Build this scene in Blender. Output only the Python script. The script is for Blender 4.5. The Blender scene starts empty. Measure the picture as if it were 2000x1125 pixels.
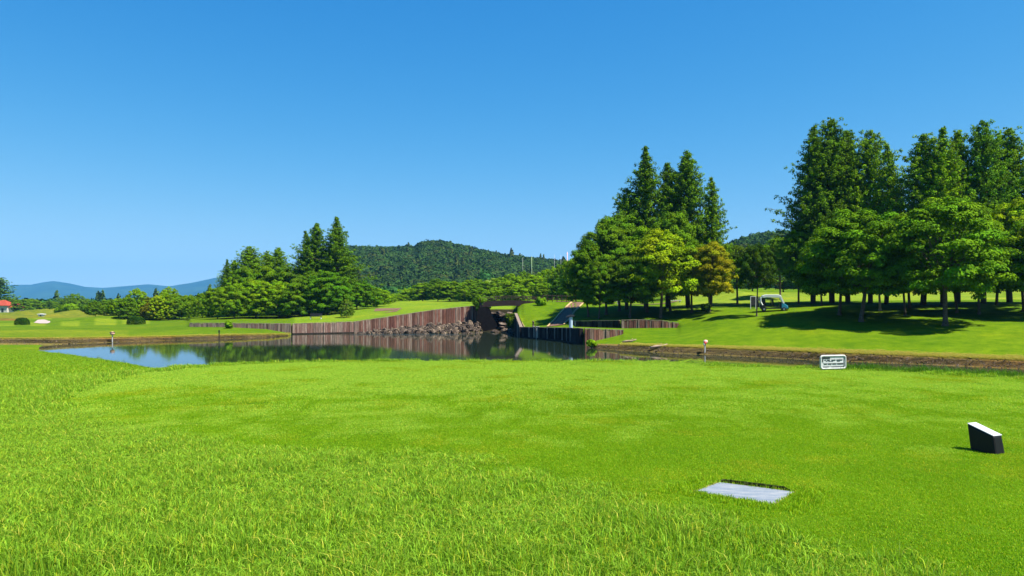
import bpy, math, random
import numpy as np
random.seed(7)
rng = np.random.default_rng(11)
R = math.radians
scene = bpy.context.scene
COL = scene.collection

# ------------------------------------------------------------ camera, sky, sun, exposure
EYE = 1.6
F = 1444.0          # focal length in photograph pixels (2000 wide)
HZ = 592.0          # row of the eye level in the photograph
cd = bpy.data.cameras.new('camera')
cam = bpy.data.objects.new('camera', cd)
COL.objects.link(cam)
cam.location = (0, 0, EYE)
cam.rotation_euler = (R(90), 0, 0)
cd.sensor_width = 36.0
cd.lens = 36.0 * F / 2000.0
cd.shift_y = (HZ - 562.5) / 2000.0
cd.clip_start = 0.1
cd.clip_end = 30000
scene.camera = cam

SUN_AZ = 114.0      # degrees to the right of the view direction
SUN_EL = 60.0
world = bpy.data.worlds.new('World')
scene.world = world
world.use_nodes = True
wn = world.node_tree
wn.nodes.clear()
w_out = wn.nodes.new('ShaderNodeOutputWorld')
w_bg = wn.nodes.new('ShaderNodeBackground')
w_sky = wn.nodes.new('ShaderNodeTexSky')
w_sky.sky_type = 'NISHITA'
w_sky.sun_disc = False
w_sky.sun_elevation = R(SUN_EL)
w_sky.sun_rotation = R(SUN_AZ)
w_sky.altitude = 0
w_sky.air_density = 1.0
w_sky.dust_density = 0.1
w_sky.ozone_density = 3.0
w_hsv = wn.nodes.new('ShaderNodeHueSaturation')
w_hsv.inputs['Saturation'].default_value = 1.3
w_hsv.inputs['Hue'].default_value = 0.487
# grade the sky the way the photograph's processing does: per channel gain and contrast
w_hsv.inputs['Saturation'].default_value = 1.0; w_hsv.inputs['Hue'].default_value = 0.5
SKYN = 0.135
w_sep = wn.nodes.new('ShaderNodeSeparateColor'); w_com = wn.nodes.new('ShaderNodeCombineColor')
wn.links.new(w_sky.outputs[0], w_hsv.inputs['Color']); wn.links.new(w_hsv.outputs[0], w_sep.inputs[0])
for ch, (gain, gam) in enumerate(((2.4, 2.4), (1.10, 1.08), (1.36, 0.66))):
    m1 = wn.nodes.new('ShaderNodeMath'); m1.operation = 'MULTIPLY'; m1.inputs[1].default_value = SKYN
    m2 = wn.nodes.new('ShaderNodeMath'); m2.operation = 'POWER'; m2.inputs[1].default_value = gam
    m3 = wn.nodes.new('ShaderNodeMath'); m3.operation = 'MULTIPLY'; m3.inputs[1].default_value = gain / SKYN
    wn.links.new(w_sep.outputs[ch], m1.inputs[0]); wn.links.new(m1.outputs[0], m2.inputs[0]); wn.links.new(m2.outputs[0], m3.inputs[0]); 
    last = m3
    if ch < 3:      # roll red and green off near the horizon
        r1 = wn.nodes.new('ShaderNodeMath'); r1.operation = 'MULTIPLY_ADD'; r1.inputs[1].default_value = (1.35, 0.36, 0.36)[ch] * SKYN; r1.inputs[2].default_value = 1.0
        r2 = wn.nodes.new('ShaderNodeMath'); r2.operation = 'DIVIDE'
        wn.links.new(m3.outputs[0], r1.inputs[0]); wn.links.new(m3.outputs[0], r2.inputs[0]); wn.links.new(r1.outputs[0], r2.inputs[1]); last = r2
    wn.links.new(last.outputs[0], w_com.inputs[ch])
wn.links.new(w_com.outputs[0], w_bg.inputs['Color'])
w_bg.inputs['Strength'].default_value = 0.055
wn.links.new(w_bg.outputs[0], w_out.inputs['Surface'])

sd = bpy.data.lights.new('sun', 'SUN')
sd.energy = 5.0
sd.angle = R(0.5)
sd.color = (1.0, 0.95, 0.84)
sun = bpy.data.objects.new('sun', sd)
COL.objects.link(sun)
sun.rotation_euler = (R(90 - SUN_EL), 0, R(180 - SUN_AZ) )
# the lamp shines along its -Z: turn it so that it comes from azimuth SUN_AZ right of +Y
import mathutils
sdir = mathutils.Vector((math.sin(R(SUN_AZ)) * math.cos(R(SUN_EL)), math.cos(R(SUN_AZ)) * math.cos(R(SUN_EL)), math.sin(R(SUN_EL))))
sun.rotation_euler = sdir.to_track_quat('Z', 'Y').to_euler()
sun.location = (40, 10, 60)

scene.view_settings.view_transform = 'Standard'
scene.view_settings.look = 'None'
scene.view_settings.exposure = 1.3
scene.view_settings.gamma = 1.0
scene.render.engine = 'CYCLES'
cy = scene.cycles
cy.max_bounces = 5
cy.diffuse_bounces = 2
cy.glossy_bounces = 3
cy.transmission_bounces = 3
cy.volume_bounces = 0
cy.transparent_max_bounces = 4
cy.use_denoising = True
cy.sample_clamp_indirect = 4.0

# ------------------------------------------------------------ helpers
def px2x(px, d): return (px - 1000.0) / F * d
def py2z(py, d): return EYE - (py - HZ) / F * d

def tag(o, label=None, cat=None, group=None, kind=None):
    if label: o['label'] = label
    if cat: o['category'] = cat
    if group: o['group'] = group
    if kind: o['kind'] = kind
    return o

def empty(name, loc, rz=0.0):
    o = bpy.data.objects.new(name, None)
    COL.objects.link(o)
    o.location = loc
    o.rotation_euler = (0, 0, rz)
    o.empty_display_size = 0.3
    return o

class MB:
    def __init__(s):
        s.v = []; s.f = []; s.c = []
    def add(s, vs, fs, col=None):
        n = len(s.v)
        s.v += [tuple(map(float, p)) for p in vs]
        s.f += [tuple(i + n for i in f) for f in fs]
        s.c += [(col if col is not None else (1, 1, 1))] * len(vs)
    def box(s, x0, x1, y0, y1, z0, z1, col=None):
        s.add([(x0,y0,z0),(x1,y0,z0),(x1,y1,z0),(x0,y1,z0),(x0,y0,z1),(x1,y0,z1),(x1,y1,z1),(x0,y1,z1)],
              [(0,3,2,1),(4,5,6,7),(0,1,5,4),(1,2,6,5),(2,3,7,6),(3,0,4,7)], col)
    def bar(s, a, b, w, h, col=None):
        a = np.array(a, float); b = np.array(b, float)
        t = b - a; t /= np.linalg.norm(t)
        up = np.array((0, 0, 1.0)) if abs(t[2]) < 0.95 else np.array((0, 1.0, 0))
        sd_ = np.cross(t, up); sd_ /= np.linalg.norm(sd_)
        u = np.cross(sd_, t)
        vs = []
        for p in (a, b):
            for i, j in ((-1,-1),(1,-1),(1,1),(-1,1)):
                vs.append(p + sd_ * i * w / 2 + u * j * h / 2)
        s.add(vs, [(0,1,2,3),(7,6,5,4),(0,4,5,1),(1,5,6,2),(2,6,7,3),(3,7,4,0)], col)
    def tube(s, pts, rad, n=8, col=None, caps=True):
        pts = [np.array(p, float) for p in pts]
        vs = []; fs = []
        ref = np.array((0.31, 0.95, 0.05))
        for i, p in enumerate(pts):
            t = pts[min(i + 1, len(pts) - 1)] - pts[max(i - 1, 0)]
            t /= (np.linalg.norm(t) + 1e-9)
            a = np.cross(t, ref); a /= (np.linalg.norm(a) + 1e-9)
            b = np.cross(t, a)
            r = rad[i] if hasattr(rad, '__len__') else rad
            for k in range(n):
                th = 2 * math.pi * k / n
                vs.append(p + (a * math.cos(th) + b * math.sin(th)) * r)
        for i in range(len(pts) - 1):
            for k in range(n):
                k2 = (k + 1) % n
                fs.append((i*n+k, i*n+k2, (i+1)*n+k2, (i+1)*n+k))
        if caps:
            fs.append(tuple(range(n - 1, -1, -1)))
            fs.append(tuple((len(pts) - 1) * n + k for k in range(n)))
        s.add(vs, fs, col)
    def lathe(s, prof, n=20, c=(0, 0, 0), col=None):
        vs = []; fs = []
        for r, z in prof:
            for k in range(n):
                th = 2 * math.pi * k / n
                vs.append((c[0] + r * math.cos(th), c[1] + r * math.sin(th), c[2] + z))
        for i in range(len(prof) - 1):
            for k in range(n):
                k2 = (k + 1) % n
                fs.append((i*n+k, i*n+k2, (i+1)*n+k2, (i+1)*n+k))
        fs.append(tuple(range(n - 1, -1, -1)))
        fs.append(tuple((len(prof) - 1) * n + k for k in range(n)))
        s.add(vs, fs, col)
    def prism(s, poly, y0, y1, col=None):      # poly of (x, z) extruded along y
        n = len(poly)
        vs = [(x, y0, z) for x, z in poly] + [(x, y1, z) for x, z in poly]
        fs = [tuple(range(n)), tuple(range(2*n - 1, n - 1, -1))]
        for i in range(n):
            j = (i + 1) % n
            fs.append((i, i + n, j + n, j))
        s.add(vs, fs, col)
    def build(s, name, m, parent=None, smooth=False, bevel=0.0):
        me = bpy.data.meshes.new(name)
        me.from_pydata(s.v, [], s.f)
        at = me.color_attributes.new('vc', 'FLOAT_COLOR', 'POINT')
        at.data.foreach_set('color', np.array([(c[0], c[1], c[2], 1) for c in s.c], dtype=np.float32).ravel())
        me.materials.append(m)
        if smooth: me.polygons.foreach_set('use_smooth', [True] * len(me.polygons))
        me.update()
        o = bpy.data.objects.new(name, me)
        COL.objects.link(o)
        if parent is not None: o.parent = parent
        if bevel:
            b = o.modifiers.new('bevel', 'BEVEL'); b.width = bevel; b.segments = 2; b.limit_method = 'ANGLE'
        return o

def np_mesh(name, V, Fc, m, C=None, smooth=False):
    """V (n,3), Fc (m,k) of one face size, C (n,3) colours"""
    me = bpy.data.meshes.new(name)
    V = np.asarray(V, np.float32); Fc = np.asarray(Fc, np.int32)
    me.vertices.add(len(V)); me.vertices.foreach_set('co', V.ravel())
    k = Fc.shape[1]
    me.loops.add(Fc.size); me.loops.foreach_set('vertex_index', Fc.ravel())
    me.polygons.add(len(Fc))
    me.polygons.foreach_set('loop_start', np.arange(0, Fc.size, k, dtype=np.int32))
    me.polygons.foreach_set('loop_total', np.full(len(Fc), k, dtype=np.int32))
    if smooth: me.polygons.foreach_set('use_smooth', np.ones(len(Fc), bool))
    me.update(calc_edges=True)
    if C is not None:
        C = np.asarray(C, np.float32)
        at = me.color_attributes.new('vc', 'FLOAT_COLOR', 'POINT')
        at.data.foreach_set('color', np.c_[C, np.ones(len(C), np.float32)].astype(np.float32).ravel())
    me.materials.append(m)
    me.validate()
    return me

def link(me, name, parent=None):
    o = bpy.data.objects.new(name, me); COL.objects.link(o)
    if parent is not None: o.parent = parent
    return o

# ------------------------------------------------------------ materials
class MT:
    def __init__(s, name):
        s.m = bpy.data.materials.new(name); s.m.use_nodes = True
        s.t = s.m.node_tree; s.t.nodes.clear()
        s.out = s.n('OutputMaterial')
    def n(s, kind, **kw):
        nd = s.t.nodes.new('ShaderNode' + kind)
        for k, v in kw.items():
            if k in nd.inputs.keys(): nd.inputs[k].default_value = v
            else: setattr(nd, k, v)
        return nd
    def l(s, a, b): s.t.links.new(a, b)
    def noise(s, scale, detail=3, rough=0.55, vec=None):
        nd = s.n('TexNoise'); nd.inputs['Scale'].default_value = scale
        nd.inputs['Detail'].default_value = detail; nd.inputs['Roughness'].default_value = rough
        if vec is None: vec = s.coord()
        s.l(vec, nd.inputs['Vector'])
        return nd.outputs['Fac']
    def coord(s):
        if not hasattr(s, '_c'): s._c = s.n('TexCoord')
        return s._c.outputs['Object']
    def ramp(s, fac, stops):
        nd = s.n('ValToRGB'); cr = nd.color_ramp
        cr.elements[0].position = stops[0][0]; cr.elements[0].color = (*stops[0][1], 1)
        cr.elements[1].position = stops[-1][0]; cr.elements[1].color = (*stops[-1][1], 1)
        for p, c in stops[1:-1]:
            e = cr.elements.new(p); e.color = (*c, 1)
        s.l(fac, nd.inputs[0]); return nd.outputs[0]
    def mix(s, a, b, fac=0.5, mode='MIX'):
        nd = s.n('Mix', data_type='RGBA', blend_type=mode)
        for v, i in ((fac, 0), (a, 6), (b, 7)):
            if isinstance(v, (int, float)): nd.inputs[i].default_value = v
            elif isinstance(v, tuple): nd.inputs[i].default_value = (*v, 1)
            else: s.l(v, nd.inputs[i])
        return nd.outputs[2]
    def vc(s, name='vc'):
        a = s.n('Attribute'); a.attribute_name = name; return a.outputs['Color']
    def bump(s, h, strength=0.3, dist=0.05):
        b = s.n('Bump'); b.inputs['Strength'].default_value = strength; b.inputs['Distance'].default_value = dist
        s.l(h, b.inputs['Height']); return b.outputs['Normal']
    def pbr(s, col, rough=0.8, spec=0.3, normal=None, metal=0.0):
        p = s.n('BsdfPrincipled')
        if isinstance(col, tuple): p.inputs['Base Color'].default_value = (*col, 1)
        else: s.l(col, p.inputs['Base Color'])
        p.inputs['Roughness'].default_value = rough
        p.inputs['Specular IOR Level'].default_value = spec
        p.inputs['Metallic'].default_value = metal
        if normal is not None: s.l(normal, p.inputs['Normal'])
        s.l(p.outputs[0], s.out.inputs[0]); s.p = p
        return s.m

def simple(name, col, rough=0.6, spec=0.4, var=0.15, scale=6.0, metal=0.0, bump=0.1, bd=0.01):
    t = MT(name)
    f = t.noise(scale, 4)
    a = tuple(c * (1 - var) for c in col); b = tuple(min(1, c * (1 + var)) for c in col)
    c = t.ramp(f, [(0.3, a), (0.7, b)])
    return t.pbr(c, rough, spec, t.bump(t.noise(scale * 6, 3), bump, bd), metal)

MATC = {}
def recolour(me, colr):
    src = me.materials[0]; key = (src.name, tuple(round(c, 4) for c in colr))
    if key not in MATC:
        m_ = src.copy()
        for nd in m_.node_tree.nodes:
            if nd.label == 'base': nd.inputs[7].default_value = (*[v * k_ for v, k_ in zip(colr, (0.82, 0.82, 0.7) if src.name != 'far_leaves' else (0.7, 0.72, 0.85))], 1)
        MATC[key] = m_
    q = me.copy(); q.materials.clear(); q.materials.append(MATC[key]); return q

def leaf_mat(name, base, trans=0.35, rough=0.55, spec=0.25, tint=(1.25, 1.3, 0.5)):
    t = MT(name)
    oi = t.n('ObjectInfo')
    c = t.mix(oi.outputs['Color'], t.vc(), 1.0, 'MULTIPLY')
    c = t.mix(c, base, 1.0, 'MULTIPLY'); c.node.label = 'base'
    p = t.n('BsdfPrincipled'); p.inputs['Roughness'].default_value = rough
    p.inputs['Specular IOR Level'].default_value = spec
    t.l(c, p.inputs['Base Color'])
    tr = t.n('BsdfTranslucent'); t.l(t.mix(c, tint, 1.0, 'MULTIPLY'), tr.inputs['Color'])
    mx = t.n('MixShader'); mx.inputs[0].default_value = trans
    t.l(p.outputs[0], mx.inputs[1]); t.l(tr.outputs[0], mx.inputs[2]); t.l(mx.outputs[0], t.out.inputs[0])
    return t.m

M = {}
ALB = 0.60
def A(*c): return tuple(v * ALB for v in c)
M['leaf'] = leaf_mat('tree_leaves', (0.84, 0.80, 0.22), 0.20, 0.8, 0.03)
M['far_leaf'] = leaf_mat('far_leaves', (1, 1, 1), 0.12, 0.9, 0.02)
M['blade'] = leaf_mat('grass_blades', (0.8, 0.8, 0.6), 0.4, 0.6, 0.10, (1.2, 1.25, 0.6))
t = MT('bark'); f = t.noise(9, 5); M['bark'] = t.pbr(t.ramp(f, [(0.3, (0.05, 0.035, 0.025)), (0.7, (0.16, 0.12, 0.09))]), 0.9, 0.1, t.bump(f, 0.6, 0.04))
M['pale_bark'] = simple('pale_bark', (0.38, 0.29, 0.2), 0.85, 0.15, 0.3, 8, bump=0.5)

# ground: the region colours are in 'vc', small variation is procedural
t = MT('ground_turf')
v = t.vc()
soil = t.n('SeparateColor'); t.l(t.vc('soil'), soil.inputs[0])
n1 = t.noise(0.09, 4); n2 = t.noise(0.8, 4, 0.6); n3 = t.noise(9.0, 5, 0.7); n4 = t.noise(60.0, 3, 0.7)
c = t.mix(v, t.ramp(n1, [(0.3, (0.72, 0.84, 0.8)), (0.55, (1, 1, 1)), (0.72, (1.3, 1.05, 0.9))]), 1.0, 'MULTIPLY')
c = t.mix(c, t.ramp(n2, [(0.3, (0.66, 0.78, 0.7)), (0.7, (1.28, 1.16, 1.1))]), 1.0, 'MULTIPLY')
c = t.mix(c, t.ramp(n3, [(0.3, (0.6, 0.72, 0.6)), (0.7, (1.35, 1.22, 1.2))]), 1.0, 'MULTIPLY')
c = t.mix(c, t.ramp(n4, [(0.3, (0.65, 0.7, 0.6)), (0.7, (1.25, 1.2, 1.2))]), 1.0, 'MULTIPLY')
c = t.mix(c, A(1.0, 1.0, 0.7), 1.0, 'MULTIPLY')
M['ground'] = t.pbr(c, 0.95, 0.02, t.bump(t.mix(n3, n4, 0.5), 0.55, 0.03))

t = MT('pond_water')
tc = t.n('TexCoord'); mp = t.n('Mapping'); t.l(tc.outputs['Object'], mp.inputs[0]); mp.inputs['Scale'].default_value = (1.0, 2.2, 1.0)
w1 = t.noise(1.6, 3, 0.5, mp.outputs[0]); w2 = t.noise(0.12, 2, 0.5, mp.outputs[0])
hgt = t.mix(w1, w2, 0.25)
nb = t.bump(hgt, 0.10, 0.02)
sx_ = t.n('SeparateXYZ'); t.l(tc.outputs['Object'], sx_.inputs[0])
def mr(sock, a, b, c_, d_):
    m = t.n('MapRange'); m.interpolation_type = 'SMOOTHSTEP'; t.l(sock, m.inputs[0])
    for i_, v_ in zip((1, 2, 3, 4), (a, b, c_, d_)): m.inputs[i_].default_value = v_
    return m.outputs[0]
def mu(a, b):
    m = t.n('Math', operation='MULTIPLY'); t.l(a, m.inputs[0]); t.l(b, m.inputs[1]); return m.outputs[0]
ruf = mu(mu(mr(sx_.outputs[0], -26, -21, 0, 1), mr(sx_.outputs[0], -10, -5, 1, 0)), mu(mr(sx_.outputs[1], 104.5, 107, 0, 1), mr(sx_.outputs[1], 110.5, 111.5, 1, 0)))
b2 = t.n('Bump'); b2.inputs['Distance'].default_value = 0.12; t.l(ruf, b2.inputs['Strength']); t.l(t.noise(5.0, 2, 0.5), b2.inputs['Height']); t.l(nb, b2.inputs['Normal']); nb = b2.outputs['Normal']
M['water'] = t.pbr((0.012, 0.022, 0.012), 0.035, 0.5, nb)
t.p.inputs['IOR'].default_value = 1.333

def streak_mat(name, cols, rough=0.85):
    t = MT(name)
    tc = t.n('TexCoord'); mp = t.n('Mapping'); t.l(tc.outputs['Object'], mp.inputs[0]); mp.inputs['Scale'].default_value = (2.2, 2.2, 0.35)
    f = t.noise(2.5, 5, 0.65, mp.outputs[0])
    c = t.mix(t.vc(), t.ramp(f, cols), 1.0, 'MULTIPLY')
    g = t.noise(14, 4)
    c = t.mix(c, t.ramp(g, [(0.3, (0.65, 0.65, 0.65)), (0.7, (1.25, 1.25, 1.25))]), 1.0, 'MULTIPLY')
    c = t.mix(c, A(1.15, 1.1, 1.0), 1.0, 'MULTIPLY')
    return t.pbr(c, rough, 0.1, t.bump(f, 0.5, 0.05))
M['pile'] = streak_mat('weathered_piles', [(0.3, (0.5, 0.42, 0.4)), (0.6, (1, 1, 1)), (0.8, (1.4, 1.45, 1.45))])
t = MT('rock'); f = t.noise(1.4, 6, 0.65); g = t.noise(7, 4)
c = t.mix(t.ramp(f, [(0.3, (0.02, 0.018, 0.015)), (0.5, (0.10, 0.08, 0.066)), (0.72, (0.34, 0.28, 0.23))]), t.ramp(g, [(0.3, (0.6, 0.6, 0.6)), (0.7, (1.2, 1.2, 1.2))]), 1.0, 'MULTIPLY')
oi = t.n('ObjectInfo'); c = t.mix(c, t.ramp(oi.outputs['Random'], [(0.0, (0.35, 0.33, 0.32)), (0.6, (0.8, 0.75, 0.7)), (1.0, (1.3, 1.2, 1.05))]), 1.0, 'MULTIPLY')
M['rock'] = t.pbr(c, 0.9, 0.05, t.bump(t.mix(f, g, 0.4), 0.8, 0.15))
M['shaded_rock'] = simple('shaded_rock', (0.012, 0.010, 0.009), 0.9, 0.05, 0.4, 3, bump=0.6, bd=0.05)
M['bridge'] = simple('brown_girder', (0.030, 0.017, 0.013), 0.6, 0.3, 0.3, 3)
M['rail'] = simple('rail_paint', (0.07, 0.042, 0.034), 0.7, 0.3, 0.2, 3)
M['asphalt'] = simple('asphalt', (0.13, 0.072, 0.046), 0.9, 0.2, 0.25, 4, bump=0.4)
M['kerb'] = simple('kerb', (0.42, 0.29, 0.13), 0.85, 0.2, 0.25, 3)
M['sand'] = simple('sand', (0.34, 0.27, 0.24), 0.95, 0.1, 0.12, 2, bump=0.3)
M['white'] = simple('white_paint', (0.55, 0.56, 0.56), 0.45, 0.4, 0.06, 5)
M['plaster'] = simple('plaster', (0.5, 0.47, 0.42), 0.85, 0.2, 0.1, 3)
M['greywhite'] = simple('weathered_white', (0.48, 0.48, 0.47), 0.6, 0.3, 0.2, 20)
M['rooftile'] = simple('roof_tile', (0.27, 0.045, 0.022), 0.8, 0.2, 0.3, 2)
M['cart_white'] = simple('cart_white', (0.8, 0.82, 0.82), 0.35, 0.5, 0.05, 5, bump=0.02)
M['black'] = simple('black_plastic', (0.012, 0.011, 0.011), 0.45, 0.35, 0.3, 9)
M['marker'] = simple('marker_black', (0.005, 0.004, 0.004), 0.5, 0.25, 0.3, 30, bump=0.15, bd=0.002)
M['dark'] = simple('dark_panel', (0.02, 0.02, 0.025), 0.6, 0.3, 0.3, 5)
M['teal'] = simple('teal_paint', (0.03, 0.26, 0.42), 0.25, 0.6, 0.1, 3, bump=0.02)
M['rubber'] = simple('tyre_rubber', (0.02, 0.02, 0.02), 0.8, 0.2, 0.2, 12)
M['steel'] = simple('steel', (0.35, 0.35, 0.35), 0.35, 0.5, 0.1, 8, metal=0.6)
M['red'] = simple('red_paint', (0.5, 0.04, 0.03), 0.5, 0.4, 0.1, 8)
M['pink'] = simple('faded_red_paint', (0.75, 0.4, 0.33), 0.5, 0.4, 0.1, 8)
M['timber'] = simple('driftwood', (0.27, 0.2, 0.14), 0.9, 0.1, 0.3, 5)
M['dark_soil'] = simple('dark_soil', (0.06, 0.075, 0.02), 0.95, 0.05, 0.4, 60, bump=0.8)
M['soil'] = simple('dry_soil', (0.3, 0.22, 0.1), 0.95, 0.1, 0.35, 40, bump=0.6)
t = MT('slab_stone')
tc = t.n('TexCoord'); mp = t.n('Mapping'); t.l(tc.outputs['Object'], mp.inputs[0]); mp.inputs['Scale'].default_value = (2.0, 9.0, 1.0); mp.inputs['Rotation'].default_value = (0, 0, 0.35)
f = t.noise(2.2, 6, 0.7, mp.outputs[0]); g = t.noise(90, 3)
c = t.mix(t.ramp(f, [(0.32, (0.10, 0.135, 0.18)), (0.5, (0.175, 0.20, 0.235)), (0.7, (0.29, 0.29, 0.29))]), t.ramp(g, [(0.3, (0.85, 0.85, 0.85)), (0.7, (1.1, 1.1, 1.1))]), 1.0, 'MULTIPLY')
M['slab'] = t.pbr(c, 0.55, 0.4, t.bump(g, 0.3, 0.003))
t = MT('windscreen')
gl = t.n('BsdfGlass'); gl.inputs['Roughness'].default_value = 0.02; gl.inputs['IOR'].default_value = 1.05; gl.inputs['Color'].default_value = (0.75, 0.93, 0.9, 1)
gs = t.n('BsdfGlossy'); gs.inputs['Roughness'].default_value = 0.1
mx = t.n('MixShader'); mx.inputs[0].default_value = 0.3; t.l(gl.outputs[0], mx.inputs[1]); t.l(gs.outputs[0], mx.inputs[2]); t.l(mx.outputs[0], t.out.inputs[0])
M['glass'] = t.m
M['window'] = simple('dark_window', (0.02, 0.025, 0.03), 0.15, 0.6, 0.1, 3)
t = MT('mountain_forest'); f = t.noise(0.004, 6, 0.6)
M['mountain'] = t.pbr(t.ramp(f, [(0.3, (0.012, 0.035, 0.02)), (0.7, (0.03, 0.07, 0.03))]), 0.95, 0.05)
t = MT('hill_floor'); f = t.noise(0.05, 6, 0.6)
M['hillfloor'] = t.pbr(t.ramp(f, [(0.3, (0.01, 0.03, 0.012)), (0.7, (0.03, 0.07, 0.02))]), 0.95, 0.05)

# ------------------------------------------------------------ terrain (lofted profiles)
W = -3.0
WL = W - 0.12
p = py2z
# each column: photo column -> keys (distance, height), same meaning in every column
def near(k2, k3, k4, bed=-3.9, z4=WL):
    return [(1.5, 0.0), (min(10, k2 - 2), 0.0), (k2, 0.0), k3, (k4, z4), (k4 + 3, bed if z4 < W else z4)]
TAILL = [(230, -2.5), (330, -2.6), (450, -2.4), (900, 0), (9000, 0)]
cols = {}
def addcol(px, nr, far_bed_d, far, bed=-3.9):
    ks = nr + [(far_bed_d, bed)] + far
    assert len(ks) == 19, (px, len(ks))
    cols[px] = ks
offL = [(66,-2.2),(70,-2.2),(100,-2.2),(101,-2.2),(120,-2.3),(130,-2.3),(170,-2.4)] + TAILL
addcol(-13000, near(12,(35,-1.3),60,-2.2,-2.2), 64, offL, -2.2)
addcol(-900, near(12,(35,-1.3),66,-2.5,-2.5), 70, [(74,-2.4),(78,-2.3),(100,-2.3),(101,-2.3),(120,-2.35),(130,-2.35),(170,-2.4)] + TAILL, -2.5)
addcol(-500, near(11,(35,-1.3),71,-2.8,-2.8), 75, [(76,-2.8),(79,-2.3),(108,-2.35),(109,-2.35),(125,-2.35),(135,-2.35),(170,-2.4)] + TAILL, -2.8)
addcol(0, near(11,(35,-1.3),70,-2.8,-2.8), 75, [(78.5,-2.8),(81,-2.27),(110,-2.35),(111,-2.35),(125,-2.35),(135,-2.35),(170,-2.4)] + TAILL, -2.8)
addcol(70, near(12,(36,-1.35),68,-2.9,-2.9), 76, [(80.5,-2.9),(83,-2.33),(111,-2.35),(112,-2.35),(125,-2.35),(135,-2.35),(170,-2.4)] + TAILL, -2.9)
addcol(130, near(13,(38,-1.4),66), 79, [(82.5,WL),(85,-2.4),(112,-2.35),(113,-2.35),(125,-2.35),(135,-2.35),(170,-2.4)] + TAILL)
addcol(265, near(16.5,(32,-1.3),53), 84, [(88,WL),(90,-2.5),(114,-2.35),(115,-2.35),(125,-2.35),(135,-2.35),(170,-2.35)] + TAILL)
TB = [(250,-1.6),(330,-1.2),(450,-0.5),(900,8),(9000,0)]
addcol(368, near(18.4,(30,-1.5),49), 88, [(92,WL),(93.4,-2.52),(107.5,-1.85),(108,-1.8),(125,-1.9),(140,-2.0),(170,-2.0)] + TB)
addcol(372, near(18.5,(30,-1.5),49), 88, [(92.2,WL),(93.6,-2.52),(107.6,-1.85),(108.0,p(632,108)),(125,-1.5),(140,-1.6),(170,-1.4)] + TB)
TC = [(250,1.0),(330,2.5),(450,5),(900,12),(9000,0)]
addcol(450, near(19.2,(29,-1.7),46), 92, [(95.5,WL),(97,-2.55),(108.1,-1.9),(108.5,p(632.4,108.5)),(122,-1.4),(140,-1.3),(180,-0.4)] + TC)
addcol(520, near(19.7,(29,-1.8),44), 96, [(99,WL),(100.2,-2.62),(108.5,-2.15),(108.9,-1.5),(120,-1.4),(135,-1.2),(180,-0.3)] + TC)
addcol(562, near(20,(29,-1.8),43), 100, [(103.5,WL),(104.3,-2.78),(109.0,-2.75),(109.4,-1.5),(118,-1.3),(135,-1.1),(180,0.0)] + TC)
addcol(572, near(20,(29,-1.8),43), 104, [(108.8,WL),(109.0,WL),(109.3,WL),(109.7,-1.48),(118,-1.3),(130,-1.0),(180,0.2)] + TC)
addcol(690, near(20.2,(29,-1.9),41), 108, [(113.2,WL),(113.5,WL),(113.8,WL),(114.2,p(629,114)),(120,-0.95),(128,-0.5),(155,0.5)] + [(250,2.6),(330,4),(450,7),(900,12),(9000,0)])
addcol(760, near(20.3,(29,-1.9),41), 107, [(112.0,WL),(112.6,-2.85),(115.7,p(644,116)),(116.2,p(619,116)),(121,-0.3),(128,0.1),(155,0.9)] + [(250,2.6),(330,4),(450,7),(900,12),(9000,0)])
addcol(850, near(20.3,(29,-1.9),41), 107, [(112.0,WL),(112.6,-2.8),(118.7,p(636,119)),(119.2,p(605.5,119)),(124,0.7),(130,1.0),(155,1.2)] + [(250,2.6),(330,4),(450,7),(900,12),(9000,0)])
addcol(934, near(20.3,(29,-1.9),41), 107, [(112.6,WL),(113.2,-2.8),(121.7,p(627,122)),(122.2,p(597.5,122)),(126,1.25),(132,1.4),(155,1.6)] + [(250,2.6),(330,4),(450,7),(900,12),(9000,0)])
addcol(944, near(20.3,(29,-1.9),41), 107, [(118,WL),(119.5,-2.9),(121,-2.3),(122.5,-1.7),(127,-0.6),(134,0.55),(162,1.05)] + [(250,2.6),(330,4),(450,7),(900,12),(9000,0)])
addcol(1004, near(20.3,(29,-1.9),40), 104, [(113,WL),(115,-2.9),(118,-2.4),(120.5,-1.7),(127,-0.5),(134,0.6),(162,1.05)] + [(250,2.6),(330,4),(450,7),(900,12),(9000,0)])
TD = [(250,3),(330,5),(450,8),(900,12),(9000,0)]
addcol(1011, near(20.3,(29,-1.9),40), 102, [(107,WL),(107.3,WL),(107.5,WL),(107.9,0.03),(114,0.5),(122,1.2),(160,1.6)] + TD)
addcol(1023, near(20.3,(29,-1.9),40), 94, [(98.0,WL),(98.2,WL),(98.4,WL),(98.8,p(640,98.8)),(107,-0.2),(118,1.45),(160,2.0)] + TD)
addcol(1060, near(20.3,(29,-1.9),40), 89, [(93.4,WL),(93.6,WL),(93.8,WL),(94.2,p(640.5,94)),(105,-0.3),(118,1.75),(160,2.0)] + TD)
addcol(1116, near(20.2,(29,-1.9),40), 83, [(86.5,WL),(86.8,WL),(87,WL),(87.4,-1.4),(98,-0.4),(118,1.7),(160,2.2)] + TD)
addcol(1122, near(20.2,(29,-1.9),40), 82, [(86.0,WL),(86.2,WL),(86.4,WL),(86.8,-1.4),(91.5,-1.3),(91.9,-0.6),(118,1.6)] + TD)
addcol(1140, near(20.2,(29,-1.9),40), 78, [(81.2,WL),(81.35,WL),(81.6,WL),(82.0,-1.4),(91,-1.3),(91.4,-0.57),(118,1.6)] + TD)
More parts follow.
